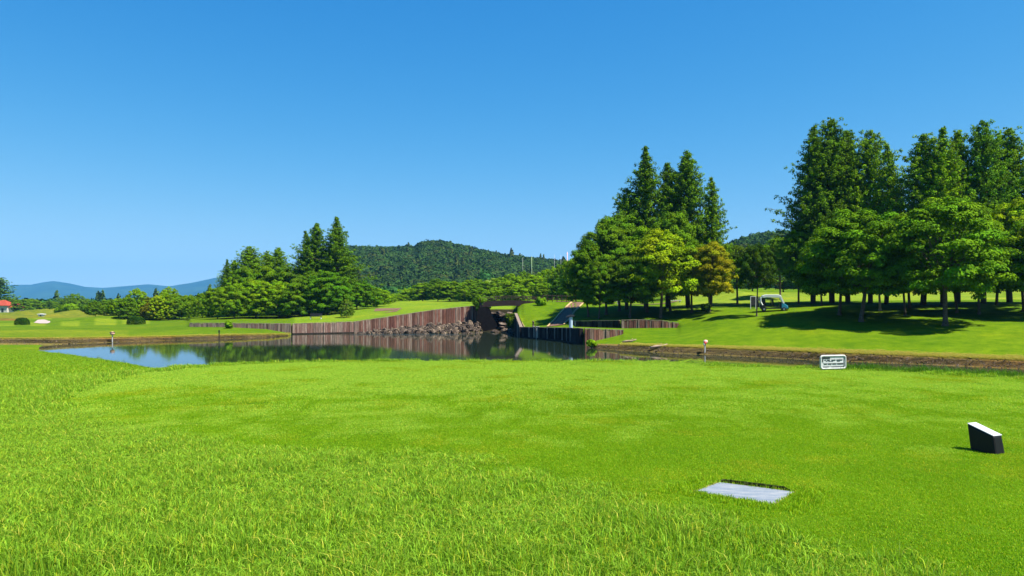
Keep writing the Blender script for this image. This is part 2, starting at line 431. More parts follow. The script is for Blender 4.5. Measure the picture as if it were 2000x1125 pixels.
addcol(1165, near(20.2,(29,-1.9),40), 71, [(74,WL),(76.5,-2.6),(81.8,-2.5),(82.2,-1.4),(90.2,-1.35),(90.6,-0.55),(118,1.5)] + TD)
addcol(1213, near(20.2,(29,-1.9),40), 69, [(71.5,WL),(73.5,-2.5),(82.2,-1.9),(82.6,-1.45),(88.1,-1.4),(88.5,-0.5),(112,1.3)] + TD)
addcol(1219, near(20.2,(29,-1.9),40), 69, [(71.3,WL),(73.3,-2.5),(82.2,-1.7),(82.6,-1.6),(88.1,-1.4),(88.5,-0.5),(112,1.3)] + TD)
addcol(1322, near(20,(28,-1.9),39), 64, [(67,WL),(69,-2.4),(75,-1.95),(76,-1.9),(88.3,-1.35),(88.7,-0.75),(98,0.75)] + [(140,2.6),(330,9),(450,13),(900,20),(9000,0)])
addcol(1330, near(19.9,(28,-1.9),39), 64, [(66.9,WL),(69,-2.4),(75,-1.9),(76,-1.8),(86,-1.2),(89,-0.7),(98,0.75)] + [(140,2.8),(330,9),(450,13),(900,20),(9000,0)])
TR = [(135,3.1),(300,8),(450,13),(900,20),(9000,0)]
addcol(1400, near(18.8,(27,-1.9),38), 62, [(65,WL),(67,-2.4),(72,-1.7),(75,-1.35),(80,-0.8),(84,-0.3),(92,0.7)] + TR)
addcol(1600, near(17.9,(26,-1.9),37), 56, [(59,WL),(61,-2.45),(67,-1.5),(70,-1.0),(75,-0.35),(80,0.3),(87,1.15)] + TR)
addcol(2000, near(15.6,(24,-1.9),35), 48, [(51,WL),(53,-2.45),(60,-1.4),(64,-0.75),(70,-0.1),(76,0.6),(85,1.5)] + TR)
addcol(2700, near(13,(22,-1.9),33), 43, [(46,WL),(48,-2.45),(56,-1.4),(60,-0.75),(66,-0.1),(72,0.6),(82,1.5)] + TR)
addcol(4200, near(12,(22,-1.9),40,-2.7,-2.7), 43, [(45,-2.6),(48,-2.45),(56,-1.4),(60,-0.75),(66,-0.1),(72,0.6),(82,1.5)] + TR, -2.7)
addcol(15000, near(12,(22,-1.0),34,-1.0,-1.0), 40, [(43,-1),(46,-1),(56,-1.0),(60,-0.75),(66,-0.1),(72,0.6),(82,1.5)] + TR, -1.0)

cpx = np.array(sorted(cols)); KD = np.array([[k[0] for k in cols[c]] for c in cpx], float); KZ = np.array([[k[1] for k in cols[c]] for c in cpx], float)
NK = KD.shape[1]
BUMPS = []   # (x, y, rx, ry, h)
def bump_px(px, d, wpx, ry, h): BUMPS.append((px2x(px, d), d, wpx / F * d, ry, h))
bump_px(62, 240, 28, 14, 1.7); bump_px(150, 235, 30, 13, 2.1); bump_px(215, 232, 26, 12, 1.9); bump_px(110, 250, 16, 12, 1.2)
bump_px(10, 170, 30, 5, 0.5); bump_px(-80, 250, 60, 15, 2.0); bump_px(300, 260, 40, 18, 0.9)
bump_px(250, 168, 75, 13, 1.6)
bump_px(1440, 125, 38, 8, 1.1); bump_px(1570, 128, 38, 8, 0.6); bump_px(1990, 118, 40, 8, 1.2); bump_px(1360, 150, 40, 10, 1.0); bump_px(1800, 150, 80, 12, 1.2)
bump_px(960, 330, 45, 30, 9.0)     # pale green knoll above the tree band
def bumps(x, y):
    z = np.zeros_like(x)
    for bx, by, rx, ry, h in BUMPS:
        z = z + h * np.exp(-((x - bx) / rx) ** 2 - ((y - by) / ry) ** 2)
    return z
def und(x, y):    # gentle undulation of the lawns, none on the tee and at the water's edge
    a = np.clip((y - 22) / 40, 0, 1) * 0.05 + np.clip((y - 120) / 200, 0, 1) * 0.35
    return a * (np.sin(x * 0.21 + y * 0.05) * np.sin(y * 0.17 - x * 0.07) + 0.5 * np.sin(x * 0.09 - y * 0.045 + 1))
def keys_at(px):
    px = np.clip(px, cpx[0], cpx[-1])
    i = np.clip(np.searchsorted(cpx, px, 'right') - 1, 0, len(cpx) - 2)
    f = ((px - cpx[i]) / (cpx[i + 1] - cpx[i]))[:, None]
    return KD[i] * (1 - f) + KD[i + 1] * f, KZ[i] * (1 - f) + KZ[i + 1] * f
def H(x, y):
    x = np.atleast_1d(np.asarray(x, float)); y = np.atleast_1d(np.asarray(y, float))
    yy = np.maximum(y, 1.5)
    kd, kz = keys_at(1000 + F * x / yy)
    j = np.clip((kd <= yy[:, None]).sum(1) - 1, 0, NK - 2)
    r = np.arange(len(x))
    f = np.clip((yy - kd[r, j]) / (kd[r, j + 1] - kd[r, j]), 0, 1)
    z = kz[r, j] * (1 - f) + kz[r, j + 1] * f
    return z + bumps(x, y) + und(x, y) * np.clip((z + 2.9) / 0.5, 0, 1)
def h1(x, y): return float(H([x], [y])[0])
def seg_of(x, y):
    kd, kz = keys_at(1000 + F * x / np.maximum(y, 1.5))
    return (kd <= y[:, None]).sum(1) - 1

def fbm(x, y, s, seed=0):
    r_ = np.random.default_rng(seed); z = 0
    for o in range(4):
        a, b, c_, d_ = r_.uniform(-1, 1, 4) * 2.2; ph = r_.uniform(0, 6.28, 2)
        k = s * 1.9 ** o
        z = z + np.sin(x * k * a + y * k * b + ph[0]) * np.sin(x * k * c_ - y * k * d_ + ph[1]) / 1.6 ** o
    return z / 2.2

# tee outline (short turf) in world units: left edge curves as in the photograph
def on_tee(x, y):
    px = 1000 + F * x / np.maximum(y, 1.5); py = HZ + F * EYE / np.maximum(y, 1.5)
    lim = np.interp(px, [100, 125, 160, 250, 400, 600, 800, 950, 1100, 1250, 1350, 1500, 1650, 1800, 2100],
                        [760, 790, 812, 840, 862, 880, 893, 915, 945, 985, 1030, 1068, 1100, 1120, 1200])
    top = np.interp(px, [100, 125, 160, 250, 400, 560], [770, 765, 750, 731, 715, 700])
    return (px > 112) & (py < lim) & (py > top)
C_TEE = np.array((0.13, 0.25, 0.012)); C_ROUGH = np.array((0.07, 0.15, 0.014)); C_LAWN = np.array((0.14, 0.245, 0.010))
C_FIELD = np.array((0.135, 0.23, 0.014)); C_DRY = np.array((0.30, 0.25, 0.07)); C_SOIL = np.array((0.115, 0.082, 0.055)); C_DRYSOIL = np.array((0.36, 0.26, 0.13))
def ground_colour(x, y, seg, frac):
    n = len(x); px = 1000 + F * x / np.maximum(y, 1.5)
    c = np.tile(C_LAWN, (n, 1))
    nearm = seg <= 3
    c[nearm] = C_ROUGH * 1.15
    c[on_tee(x, y) & (seg < 2)] = C_TEE
    far = seg >= 8
    left = (px < 572) & far
    c[left] = C_FIELD
    nz = fbm(x, y, 0.06, 3)[:, None]
    c = c * (1 + 0.18 * nz * np.array((1.2, 0.7, 1)))
    # pale mown strips on the left field (they were the tees and greens of the next hole)
    for a, b, d0, d1 in ((-60, 28, 124, 150), (56, 92, 124, 156), (118, 158, 126, 152), (185, 225, 132, 156), (240, 292, 138, 160), (66, 100, 186, 205), (135, 160, 176, 190)):
        m_ = (px > a) & (px < b) & (y > d0) & (y < d1)
        c[m_] = C_FIELD * (1.75, 1.4, 2.2)
    m_ = (px < 330) & (y > 205) & (y < 300)
    c[m_] = c[m_] * 0.55 + C_DRY * 0.42
    m_ = (px < 250) & (y > 88) & (y < 108) & (seg >= 8)
    c[m_] = c[m_] * 0.7 + np.array((0.24, 0.25, 0.03)) * 0.4
    m_ = (px < 32) & (y > 163) & (y < 173)
    c[m_] = (0.2, 0.15, 0.06)
    m_ = (px > 1320) & (y > 105) & (y < 170)
    c[m_] = c[m_] * 0.6 + np.array((0.30, 0.36, 0.07)) * 0.55
    m_ = (px > 572) & (px < 1000) & (y > 112) & (seg >= 10)
    c[m_] = c[m_] * 0.6 + np.array((0.26, 0.36, 0.05)) * 0.5
    m_ = (px > 900) & (px < 1010) & (y > 300)
    c[m_] = (0.24, 0.34, 0.09)
    # bare bank round the pond
    bank = (seg == 7) & ((px < 566) | (px > 1150))
    sv = np.clip(0.5 + 0.9 * fbm(x * 0.7, y * 6.0, 0.5, 9) , 0, 1)[:, None]
    c[bank] = (C_SOIL * (0.25 + 1.0 * sv))[bank]
    edge = ((seg == 7) & ((frac > 0.74) | (frac < 0.16)) | (seg == 8) & (frac < 0.04)) & ((px < 566) | (px > 1150))
    c[edge] = C_DRYSOIL * 0.8
    c[(seg >= 4) & (seg <= 6) & (px > 85)] = (0.05, 0.045, 0.03)
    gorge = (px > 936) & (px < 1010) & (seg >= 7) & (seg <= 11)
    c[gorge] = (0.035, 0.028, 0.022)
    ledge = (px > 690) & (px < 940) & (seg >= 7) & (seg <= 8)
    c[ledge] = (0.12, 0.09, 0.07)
    return np.clip(c, 0, 1)

gx = set(cpx.tolist())
gx |= set(range(-100, 2101, 6)); gx |= set(range(-900, -100, 25)); gx |= set(range(2100, 4200, 40))
gx |= set(range(-13000, -900, 700)); gx |= set(range(4200, 15001, 700))
gx = np.array(sorted(gx), float)
sub = [6, 6, 6, 10, 3, 3, 4, 7, 16, 4, 12, 5, 14, 22, 26, 12, 10, 8]
kd, kz = keys_at(gx)
rows_x, rows_y, rows_z, rows_c, rows_s = [], [], [], [], []
for k in range(NK - 1):
    for i in range(sub[k] + (1 if k == NK - 2 else 0)):
        f = i / sub[k]
        if k == NK - 2: f = f ** 2.5
        d = kd[:, k] * (1 - f) + kd[:, k + 1] * f
        z = kz[:, k] * (1 - f) + kz[:, k + 1] * f
        x = np.clip((gx - 1000) / F * d, -9000, 9000)
        z = z + bumps(x, d) + und(x, d) * np.clip((z + 2.9) / 0.5, 0, 1)
        rows_x.append(x); rows_y.append(d); rows_z.append(z)
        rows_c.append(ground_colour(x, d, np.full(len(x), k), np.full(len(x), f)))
X = np.array(rows_x); Y = np.array(rows_y); Z = np.array(rows_z); Cc = np.array(rows_c)
nr, nc = X.shape
V = np.stack([X, Y, Z], -1).reshape(-1, 3); Cg = Cc.reshape(-1, 3)
idx = np.arange(nr * nc).reshape(nr, nc)
Fq = np.stack([idx[:-1, :-1], idx[:-1, 1:], idx[1:, 1:], idx[1:, :-1]], -1).reshape(-1, 4)
# behind the camera
b0 = len(V)
V = np.r_[V, [(-9000, 1.5, -0.0), (9000, 1.5, -0.0), (9000, -300, 0), (-9000, -300, 0)]]
Cg = np.r_[Cg, np.tile(C_TEE, (4, 1))]
Fq = np.r_[Fq, [(b0, b0 + 3, b0 + 2, b0 + 1)]]
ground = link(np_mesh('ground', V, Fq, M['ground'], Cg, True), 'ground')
tag(ground, kind='structure')

# pond
wx = np.linspace(-190, 125, 64); wy = np.linspace(30, 124, 20)
WX, WY = np.meshgrid(wx, wy); idx = np.arange(WX.size).reshape(WX.shape)
Fw = np.stack([idx[:-1, :-1], idx[:-1, 1:], idx[1:, 1:], idx[1:, :-1]], -1).reshape(-1, 4)
water = link(np_mesh('water', np.c_[WX.ravel(), WY.ravel(), np.full(WX.size, W)], Fw, M['water'], smooth=True), 'water')
tag(water, kind='structure')

# ------------------------------------------------------------ hills and far mountains
def ridge(name, sil, d0, dr, d1, base0, m, seed, rough, step=6, nrow=26):
    px = np.arange(sil[0][0], sil[-1][0] + 1, step, dtype=float)
    py = np.interp(px, [s[0] for s in sil], [s[1] for s in sil])
    top = np.array([py2z(a, dr) for a in py]) - rough
    rows = []
    for i in range(nrow + 1):
        t_ = i / nrow
        if t_ <= 0.7: d = d0 + (dr - d0) * t_ / 0.7; s = math.sin(t_ / 0.7 * math.pi / 2) ** 1.3
        else: d = dr + (d1 - dr) * (t_ - 0.7) / 0.3; s = math.cos((t_ - 0.7) / 0.3 * math.pi / 2)
        x = (px - 1000) / F * d
        z = base0 + (top - base0) * s
        z = z + fbm(x, np.full_like(x, d), 14.0 / dr, seed) * (top - base0) * 0.12 * math.sin(min(1, t_ / 0.7) * math.pi)
        rows.append(np.stack([x, np.full_like(x, d), z], -1))
    G = np.array(rows); idx = np.arange(G.shape[0] * G.shape[1]).reshape(G.shape[:2])
    Fq = np.stack([idx[:-1, :-1], idx[:-1, 1:], idx[1:, 1:], idx[1:, :-1]], -1).reshape(-1, 4)
    o = link(np_mesh(name, G.reshape(-1, 3), Fq, m, smooth=True), name)
    tag(o, kind='structure')
    return G
G1 = ridge('hill', [(560,575),(600,520),(640,495),(680,487),(740,488),(812,487),(826,476),(860,474),(905,482),(935,491),(1000,500),(1080,508),(1140,514),(1230,530),(1330,560)], 430, 850, 1300, 3, M['hillfloor'], 5, 7.5)
G2 = ridge('hill', [(1250,570),(1340,520),(1400,484),(1440,468),(1480,458),(1530,452),(1620,448),(1760,455),(2000,470),(2300,520)], 300, 560, 900, 3, M['hillfloor'], 6, 6.5)
ridge('mountains', [(-1500,545),(-900,556),(-400,548),(-100,558),(0,557),(60,556),(85,551),(105,549),(135,553),(165,560),(200,562),(240,559),(290,555),(330,559),(370,553),(400,547),(430,541),(520,530),(700,540),(1000,560),(1500,560),(2600,556)], 6200, 7600, 8600, 0, M['mountain'], 8, 2.0, step=4)

# ------------------------------------------------------------ leaf meshes
def leaf_quads(Cn, N, size, rg, aspect=0.55):
    n = len(Cn)
    N = N / (np.linalg.norm(N, axis=1, keepdims=True) + 1e-9)
    a = rg.normal(size=(n, 3)); t_ = np.cross(N, a); t_ /= (np.linalg.norm(t_, axis=1, keepdims=True) + 1e-9)
    b = np.cross(N, t_); s = (size * rg.uniform(0.65, 1.3, n))[:, None] if np.isscalar(size) else (size * rg.uniform(0.65, 1.3, n))[:, None]
    V = np.stack([Cn + t_ * s, Cn + b * s * aspect + N * s * 0.15, Cn - t_ * s, Cn - b * s * aspect + N * s * 0.15], 1).reshape(-1, 3)
    Fq = np.arange(4 * n).reshape(n, 4)
    return V, Fq
def sphere_dirs(n, rg):
    v = rg.normal(size=(n, 3)); return v / np.linalg.norm(v, axis=1, keepdims=True)

def broadleaf(seed, nclump=210, leaves_per=380, leaf=0.125, H_=10.0, Wd=10.0, base=0.20, dome=1.0, m=None):
    rg = np.random.default_rng(seed)
    zc = H_ * (base + 0.33); hu = H_ - zc - 0.4; hd = zc - H_ * base; rw = Wd / 2 - 0.6
    lob = rg.uniform(0, 6.28, 3); zb = H_ * base + 0.35
    cl = []
    for i in range(nclump):
        d = sphere_dirs(1, rg)[0]
        if d[2] < -0.75: d[2] *= -1
        th = math.atan2(d[1], d[0])
        lump = 1 + 0.13 * math.sin(2 * th + lob[0]) + 0.10 * math.sin(3 * th + lob[1]) + 0.08 * math.sin(5 * th + lob[2] + 3 * d[2])
        rr = rg.uniform(0.25, 1.0) ** 0.4
        sx = rw * lump * rr
        # dome with full shoulders and a low, slightly tucked rim
        s_ = rg.uniform(0, 1) ** 0.95
        hr = math.sqrt(max(0.0, 1 - ((s_ - 0.28) / 0.72) ** 2)) ** 0.9 if s_ > 0.28 else 0.80 + 0.20 * (s_ / 0.28)
        z = zb + (H_ - 0.45 - zb) * s_ * (0.75 + 0.25 * rr if s_ > 0.5 else 1) + rg.normal() * 0.12
        c = np.array((math.cos(th) * hr * sx, math.sin(th) * hr * sx, z))
        cl.append((c, rg.uniform(0.35, 0.85), rr))
    Cn, Nn, Co = [], [], []
    ctr = np.array((0, 0, zc - 1.0))
    for c, r, rr in cl:
        n = int(leaves_per * r * r)
        d = sphere_dirs(n, rg); d[:, 2] = np.where(d[:, 2] < -0.25, -d[:, 2] * 0.7, d[:, 2])
        d /= np.linalg.norm(d, axis=1, keepdims=True)
        rad = r * rg.uniform(0.45, 1.08, n) ** 0.6
        P = c + d * rad[:, None] * (1.12, 1.12, 0.82)
        out = (c - ctr) / (np.linalg.norm(c - ctr) + 1e-6)
        Cn.append(P); Nn.append(d * 1.0 + out * 0.4 + np.array((0, 0, 0.35)) + rg.normal(size=(n, 3)) * 0.32)
        tone = rg.uniform(0.72, 1.25); hue = rg.uniform(-0.12, 0.18)
        cc = np.tile((tone * (1 + hue), tone, tone * (1 - hue)), (n, 1)) * rg.uniform(0.7, 1.25, (n, 1))
        Co.append(cc)
    # sparse inner foliage and stray sprigs
    n = int(nclump * leaves_per * 0.04)
    d = sphere_dirs(n, rg); rr = rg.uniform(0.2, 0.85, n)
    P = np.c_[d[:, 0] * rw * rr, d[:, 1] * rw * rr, zc + np.where(d[:, 2] > 0, d[:, 2] * hu, d[:, 2] * hd) * rr]
    Cn.append(P); Nn.append(rg.normal(size=(n, 3))); Co.append(np.tile((0.9, 0.9, 0.9), (n, 1)))
    Cn = np.concatenate(Cn); Nn = np.concatenate(Nn); Co = np.concatenate(Co)
    V, Fq = leaf_quads(Cn, Nn, leaf, rg)
    crown = np_mesh('crown', V, Fq, m or M['leaf'], np.repeat(Co, 4, 0))
    mb = MB()
    k = H_ / 10
    top = np.array((rg.normal() * 0.2, rg.normal() * 0.2, zc + hu * 0.4))
    fork = np.array((rg.normal() * 0.1, rg.normal() * 0.1, H_ * base * 1.15))
    mb.tube([(0, 0, -0.5), (0, 0, 0), (0.02, 0, 0.35), fork * (0.5, 0.5, 0.55), fork, (fork + top) / 2, top], [0.30 * k, 0.26 * k, 0.19 * k, 0.165 * k, 0.15 * k, 0.10 * k, 0.04 * k], 9)
    big = sorted(cl, key=lambda q: -q[1])[:22]
    for c, r, rr in big:
        s = fork + (top - fork) * rg.uniform(0, 0.6)
        mid = (s + c) / 2 + np.array((0, 0, 0.35 * rg.uniform(-1, 0.4)))
        mb.tube([s, mid, c], [0.085 * k, 0.055 * k, 0.02 * k], 5)
    tr = mb.build('trunk', M['bark'], smooth=True)
    me = tr.data; bpy.data.objects.remove(tr)
    return me, crown

def conifer(seed, H_=20.0, Wd=8.0, base=0.12, nbr=520, leaf=0.14, lp=30, power=0.6, m=None, twin=False, opened=0.0):
    rg = np.random.default_rng(seed)
    Cn, Nn, Co = [], [], []
    mb = MB()
    bend = rg.normal(size=2) * 0.25
    def axis(z): return np.array((bend[0] * math.sin(z / H_ * 3), bend[1] * math.sin(z / H_ * 2.5), z))
    zs = np.linspace(-0.5, H_ * 0.985, 12)
    mb.tube([axis(z) for z in zs], [0.34 * (1 - max(0, z) / H_) ** 0.9 + 0.015 for z in zs], 8)
    ph = rg.uniform(0, 6.28)
    lob = rg.uniform(0, 6.28, 4)
    for i in range(nbr):
        u = (i + rg.uniform(0, 1)) / nbr
        t_ = base + (1 - base) * u ** 0.92
        if t_ > 0.985: t_ = 0.985
        z = H_ * t_
        ph += 2.4 + rg.normal() * 0.25
        tt = (t_ - base) / (1 - base)
        L = Wd / 2 * 1.6 * ((1 - tt) ** power) * (0.55 + 0.45 * min(1, tt / 0.12 + 0.3))
        L *= (rg.uniform(0.5, 1.05) if rg.uniform() < 0.84 else rg.uniform(1.05, 1.5)) * (1 + 0.16 * math.sin(2 * ph + lob[0] + z * 0.35) + 0.12 * math.sin(z * 1.1 + lob[1]))
        if rg.uniform() < opened: continue
        L = max(L, 0.28)
        up = rg.uniform(0.12, 0.5) + 0.25 * tt
        d = np.array((math.cos(ph), math.sin(ph), up)); d /= np.linalg.norm(d)
        s = axis(z); e = s + d * L; e[2] -= 0.05 * L * L * 0.3
        if L > 0.8 and i % 2 == 0: mb.tube([s, (s + e) / 2, e], [0.05, 0.03, 0.012], 4, caps=False)
        ntu = max(1, int(L / 0.62))
        for k in range(ntu):
            q = (k + 0.85) / ntu if ntu > 1 else 0.7
            if q < 0.22: continue
            c = s + (e - s) * q + rg.normal(size=3) * 0.10
            r = (0.27 + 0.14 * (1 - q)) * rg.uniform(0.7, 1.3) * (0.72 if L < 0.8 else 1)
            n = int(lp * (r / 0.36) ** 2)
            dd = sphere_dirs(n, rg)
            P = c + dd * (r * rg.uniform(0.2, 1.1, n)[:, None] ** 0.6) * (1.1, 1.1, 0.85) + np.array((0, 0, -0.06))
            Cn.append(P); Nn.append(dd * 0.8 + np.array((0, 0, 0.45)) + d * 0.3 + rg.normal(size=(n, 3)) * 0.5)
            tone = rg.uniform(0.7, 1.3); hue = rg.uniform(-0.1, 0.15)
            Co.append(np.tile((tone * (1 + hue), tone, tone * (1 - hue)), (n, 1)) * rg.uniform(0.75, 1.25, (n, 1)))
    Cn = np.concatenate(Cn); Nn = np.concatenate(Nn); Co = np.concatenate(Co)
    V, Fq = leaf_quads(Cn, Nn, leaf, rg, 0.5)
    crown = np_mesh('crown', V, Fq, m or M['leaf'], np.repeat(Co, 4, 0))
    tr = mb.build('trunk', M['bark'], smooth=True); me = tr.data; bpy.data.objects.remove(tr)
    return me, crown

BR = [broadleaf(100 + i, nclump=215 + 10 * i) for i in range(5)]
BRH = [broadleaf(190 + i, nclump=150, base=0.36) for i in range(2)]          # crown carried high
BRW = [broadleaf(170 + i, nclump=300, Wd=14.0, base=0.03, leaf=0.15, leaves_per=330) for i in range(4)]          # wide and low
BRL = [broadleaf(150 + i, nclump=130, leaves_per=130, leaf=0.21, base=0.06) for i in range(4)]          # lighter, for the far ones
CO = [conifer(200, power=0.9), conifer(201, power=0.66, Wd=8.5), conifer(202, power=0.9, opened=0.25), conifer(203, power=0.6, Wd=8.5, opened=0.28), conifer(204, power=0.78)]
COL_ = [conifer(250 + i, nbr=140, lp=18, leaf=0.26) for i in range(2)]
protos = {'b': BR, 'w': BRW, 'h': BRH, 'B': BRL, 'c': CO, 'C': COL_}

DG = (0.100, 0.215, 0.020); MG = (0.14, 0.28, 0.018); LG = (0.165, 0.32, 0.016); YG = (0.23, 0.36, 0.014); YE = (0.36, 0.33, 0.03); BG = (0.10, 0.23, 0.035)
def tree(kind, var, px, d, top, wpx, colr, label, name='tree', cat='tree', group=None, base_py=None, pale=False, rz=None):
    tm, cm = protos[kind][var % len(protos[kind])]
    x = px2x(px, d); z = h1(x, d) if base_py is None else py2z(base_py, d)
    hh = py2z(top, d) - z; ww = wpx * 1.12 / F * d
    nomH, nomW = (20.0, 8.0) if kind in 'cC' else (10.0, 10.0)
    if kind == 'w': nomW = 14.0
    if kind in 'cC' and var % len(protos[kind]) in (1, 3) and kind == 'c': nomW = 8.5
    o = empty(name, (x, d, z), rz if rz is not None else random.uniform(0, 6.28))
    o.scale = (ww / nomW, ww / nomW, hh / nomH)
    tag(o, label, cat, group)
    a = link(tm, 'trunk', o)
    if pale:
        a.material_slots[0].link = 'OBJECT'; a.material_slots[0].material = M['pale_bark']
    b = link(cm, 'crown', o); k = random.uniform(0.9, 1.1)
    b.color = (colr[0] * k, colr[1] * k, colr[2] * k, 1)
    return o

# --- right-hand stand, the tall conifers
GR = 'tall conifers behind the right-hand trees'
for a in [
 ('c', 0, 1588, 97, 246, 105, DG, 'tall narrow dark conifer at the left end of the right-hand stand'),
 ('c', 1, 1625, 97, 233, 120, DG, 'tallest conifer with the highest tip, right of the golf cart'),
 ('c', 4, 1656, 98, 254, 105, MG, 'dark green conifer just right of the tallest tip'),
 ('c', 3, 1700, 96, 256, 105, MG, 'open feathery conifer with pale leaves in a gap of sky'),
 ('c', 2, 1731, 92, 281, 95, LG, 'shorter light green conifer left of the sky gap'),
 ('c', 1, 1803, 88, 262, 120, MG, 'broad topped conifer above the big round tree, left side'),
 ('c', 0, 1842, 86, 247, 110, MG, 'conifer with pointed tip straight above the big round tree'),
 ('c', 4, 1871, 90, 254, 100, LG, 'light green conifer right of the tip above the round tree'),
 ('c', 3, 1921, 88, 236, 115, BG, 'tall bluish conifer near the right edge of the photo'),
 ('c', 1, 1972, 90, 251, 120, MG, 'light crowned conifer second from the right edge'),
 ('c', 2, 2030, 86, 262, 120, LG, 'conifer cut off by the right edge of the photo'),
]: tree(*a[:7], a[7], 'conifer', 'conifer', GR)
GRB = 'round broadleaf trees in the right-hand stand'
for a in [
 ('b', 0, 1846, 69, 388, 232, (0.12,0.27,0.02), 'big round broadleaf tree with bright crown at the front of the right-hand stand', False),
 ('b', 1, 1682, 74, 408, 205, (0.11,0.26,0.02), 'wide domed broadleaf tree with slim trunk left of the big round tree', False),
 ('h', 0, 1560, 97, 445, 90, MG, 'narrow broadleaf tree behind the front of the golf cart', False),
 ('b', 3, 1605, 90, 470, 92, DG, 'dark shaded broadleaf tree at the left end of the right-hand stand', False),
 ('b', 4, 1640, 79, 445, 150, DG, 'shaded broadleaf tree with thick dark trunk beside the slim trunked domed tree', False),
 ('b', 0, 1719, 82, 430, 110, DG, 'broadleaf tree with sunlit pale brown trunk in the shade', True),  # sunlight on this trunk is put in as a paler bark colour
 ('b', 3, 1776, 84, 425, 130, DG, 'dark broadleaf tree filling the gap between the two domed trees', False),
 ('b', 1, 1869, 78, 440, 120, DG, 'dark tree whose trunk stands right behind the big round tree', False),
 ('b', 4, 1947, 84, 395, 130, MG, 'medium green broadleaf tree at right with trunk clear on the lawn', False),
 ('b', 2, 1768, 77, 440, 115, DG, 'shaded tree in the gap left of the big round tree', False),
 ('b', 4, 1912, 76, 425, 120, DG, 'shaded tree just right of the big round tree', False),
 ('b', 4, 2075, 71, 400, 190, MG, 'tree added for its shade, mostly cut off by the right edge', False),  # added to cast shade over the right end of the lawn
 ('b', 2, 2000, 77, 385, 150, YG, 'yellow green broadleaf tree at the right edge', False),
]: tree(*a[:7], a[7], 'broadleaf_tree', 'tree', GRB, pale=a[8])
# --- middle stand
GM = 'conifers rising from the middle stand'
for a in [
 ('c', 0, 1262, 104, 284, 100, DG, 'tallest slender conifer of the middle stand, at its left'),
 ('c', 4, 1303, 106, 318, 80, DG, 'shorter pointed conifer between two taller ones in the middle stand'),
 ('c', 1, 1344, 103, 297, 105, DG, 'wide topped tall conifer at the right of the middle stand'),
 ('c', 2, 1388, 101, 345, 68, MG, 'lower ragged conifer on the right side of the middle stand'),
 ('c', 3, 1224, 105, 368, 80, DG, 'low conifer on the left shoulder of the middle stand'),
]: tree(*a[:7], a[7], 'conifer', 'conifer', GM)
GMB = 'broadleaf trees of the middle stand'
for a in [
 ('b', 1, 1149, 96, 480, 95, DG, 'leftmost low tree of the middle stand beside the paved ramp'),
 ('b', 0, 1184, 98, 438, 120, DG, 'broadleaf tree on the left slope of the middle stand'),
 ('b', 2, 1210, 102, 415, 130, DG, 'dark tree behind the left slope of the middle stand'),
 ('b', 4, 1170, 93, 505, 80, DG, 'small dark tree with thin trunk near the white post'),
 ('b', 3, 1230, 92, 500, 110, (0.075,0.16,0.02), 'olive green tree low in the middle stand with thick trunk'),
 ('b', 2, 1264, 99, 440, 130, MG, 'tree with straight dark trunk below the tallest slender conifer'),
 ('b', 0, 1290, 92, 450, 150, YG, 'bright yellow green domed tree in the centre of the middle stand'),
 ('b', 1, 1309, 98, 415, 110, DG, 'dark tree with bare twigs behind the bright domed tree'),
 ('b', 4, 1351, 94, 470, 110, MG, 'tree with thick dark trunk right of the bright domed tree'),
 ('b', 3, 1386, 92, 474, 100, (0.25,0.27,0.02), 'yellowing tree with golden green leaves at the right of the middle stand'),
 ('h', 1, 1440, 104, 478, 95, (0.07,0.14,0.02), 'olive tree between the yellowing tree and the golf cart'),
 ('h', 0, 1478, 84, 472, 66, (0.05,0.115,0.02), 'dark tree whose trunk stands in front of the golf cart rear'),
 ('h', 1, 1524, 114, 462, 90, DG, 'dark tree hanging over the golf cart roof'),
]: tree(*a[:7], a[7], 'broadleaf_tree', 'tree', GMB)
# --- left stand beyond the pond
GL = 'pointed conifers of the left stand'
for a in [
 ('c', 0, 657, 150, 423, 78, DG, 'tallest pointed conifer of the left stand, at its right end'),
 ('c', 4, 619, 150, 436, 72, DG, 'second tallest pointed conifer of the left stand'),
 ('c', 2, 596, 152, 450, 55, DG, 'slim conifer left of the two tallest in the left stand'),
 ('c', 1, 545, 156, 484, 62, MG, 'round shouldered conifer at the middle of the left stand'),
 ('c', 3, 522, 158, 490, 42, MG, 'small pointed conifer near the middle of the left stand'),
 ('c', 1, 486, 154, 481, 72, MG, 'fluffy conifer with a spike at the left half of the left stand'),
 ('c', 4, 458, 152, 508, 45, MG, 'low conifer left of the fluffy spiked one'),
 ('c', 0, 444, 150, 506, 34, DG, 'leftmost small pointed conifer of the left stand'),
 ('c', 2, 675, 156, 500, 42, DG, 'short conifer at the right flank of the left stand'),
]: tree(*a[:7], a[7], 'conifer', 'conifer', GL)
GLB = 'broadleaf trees of the left stand'
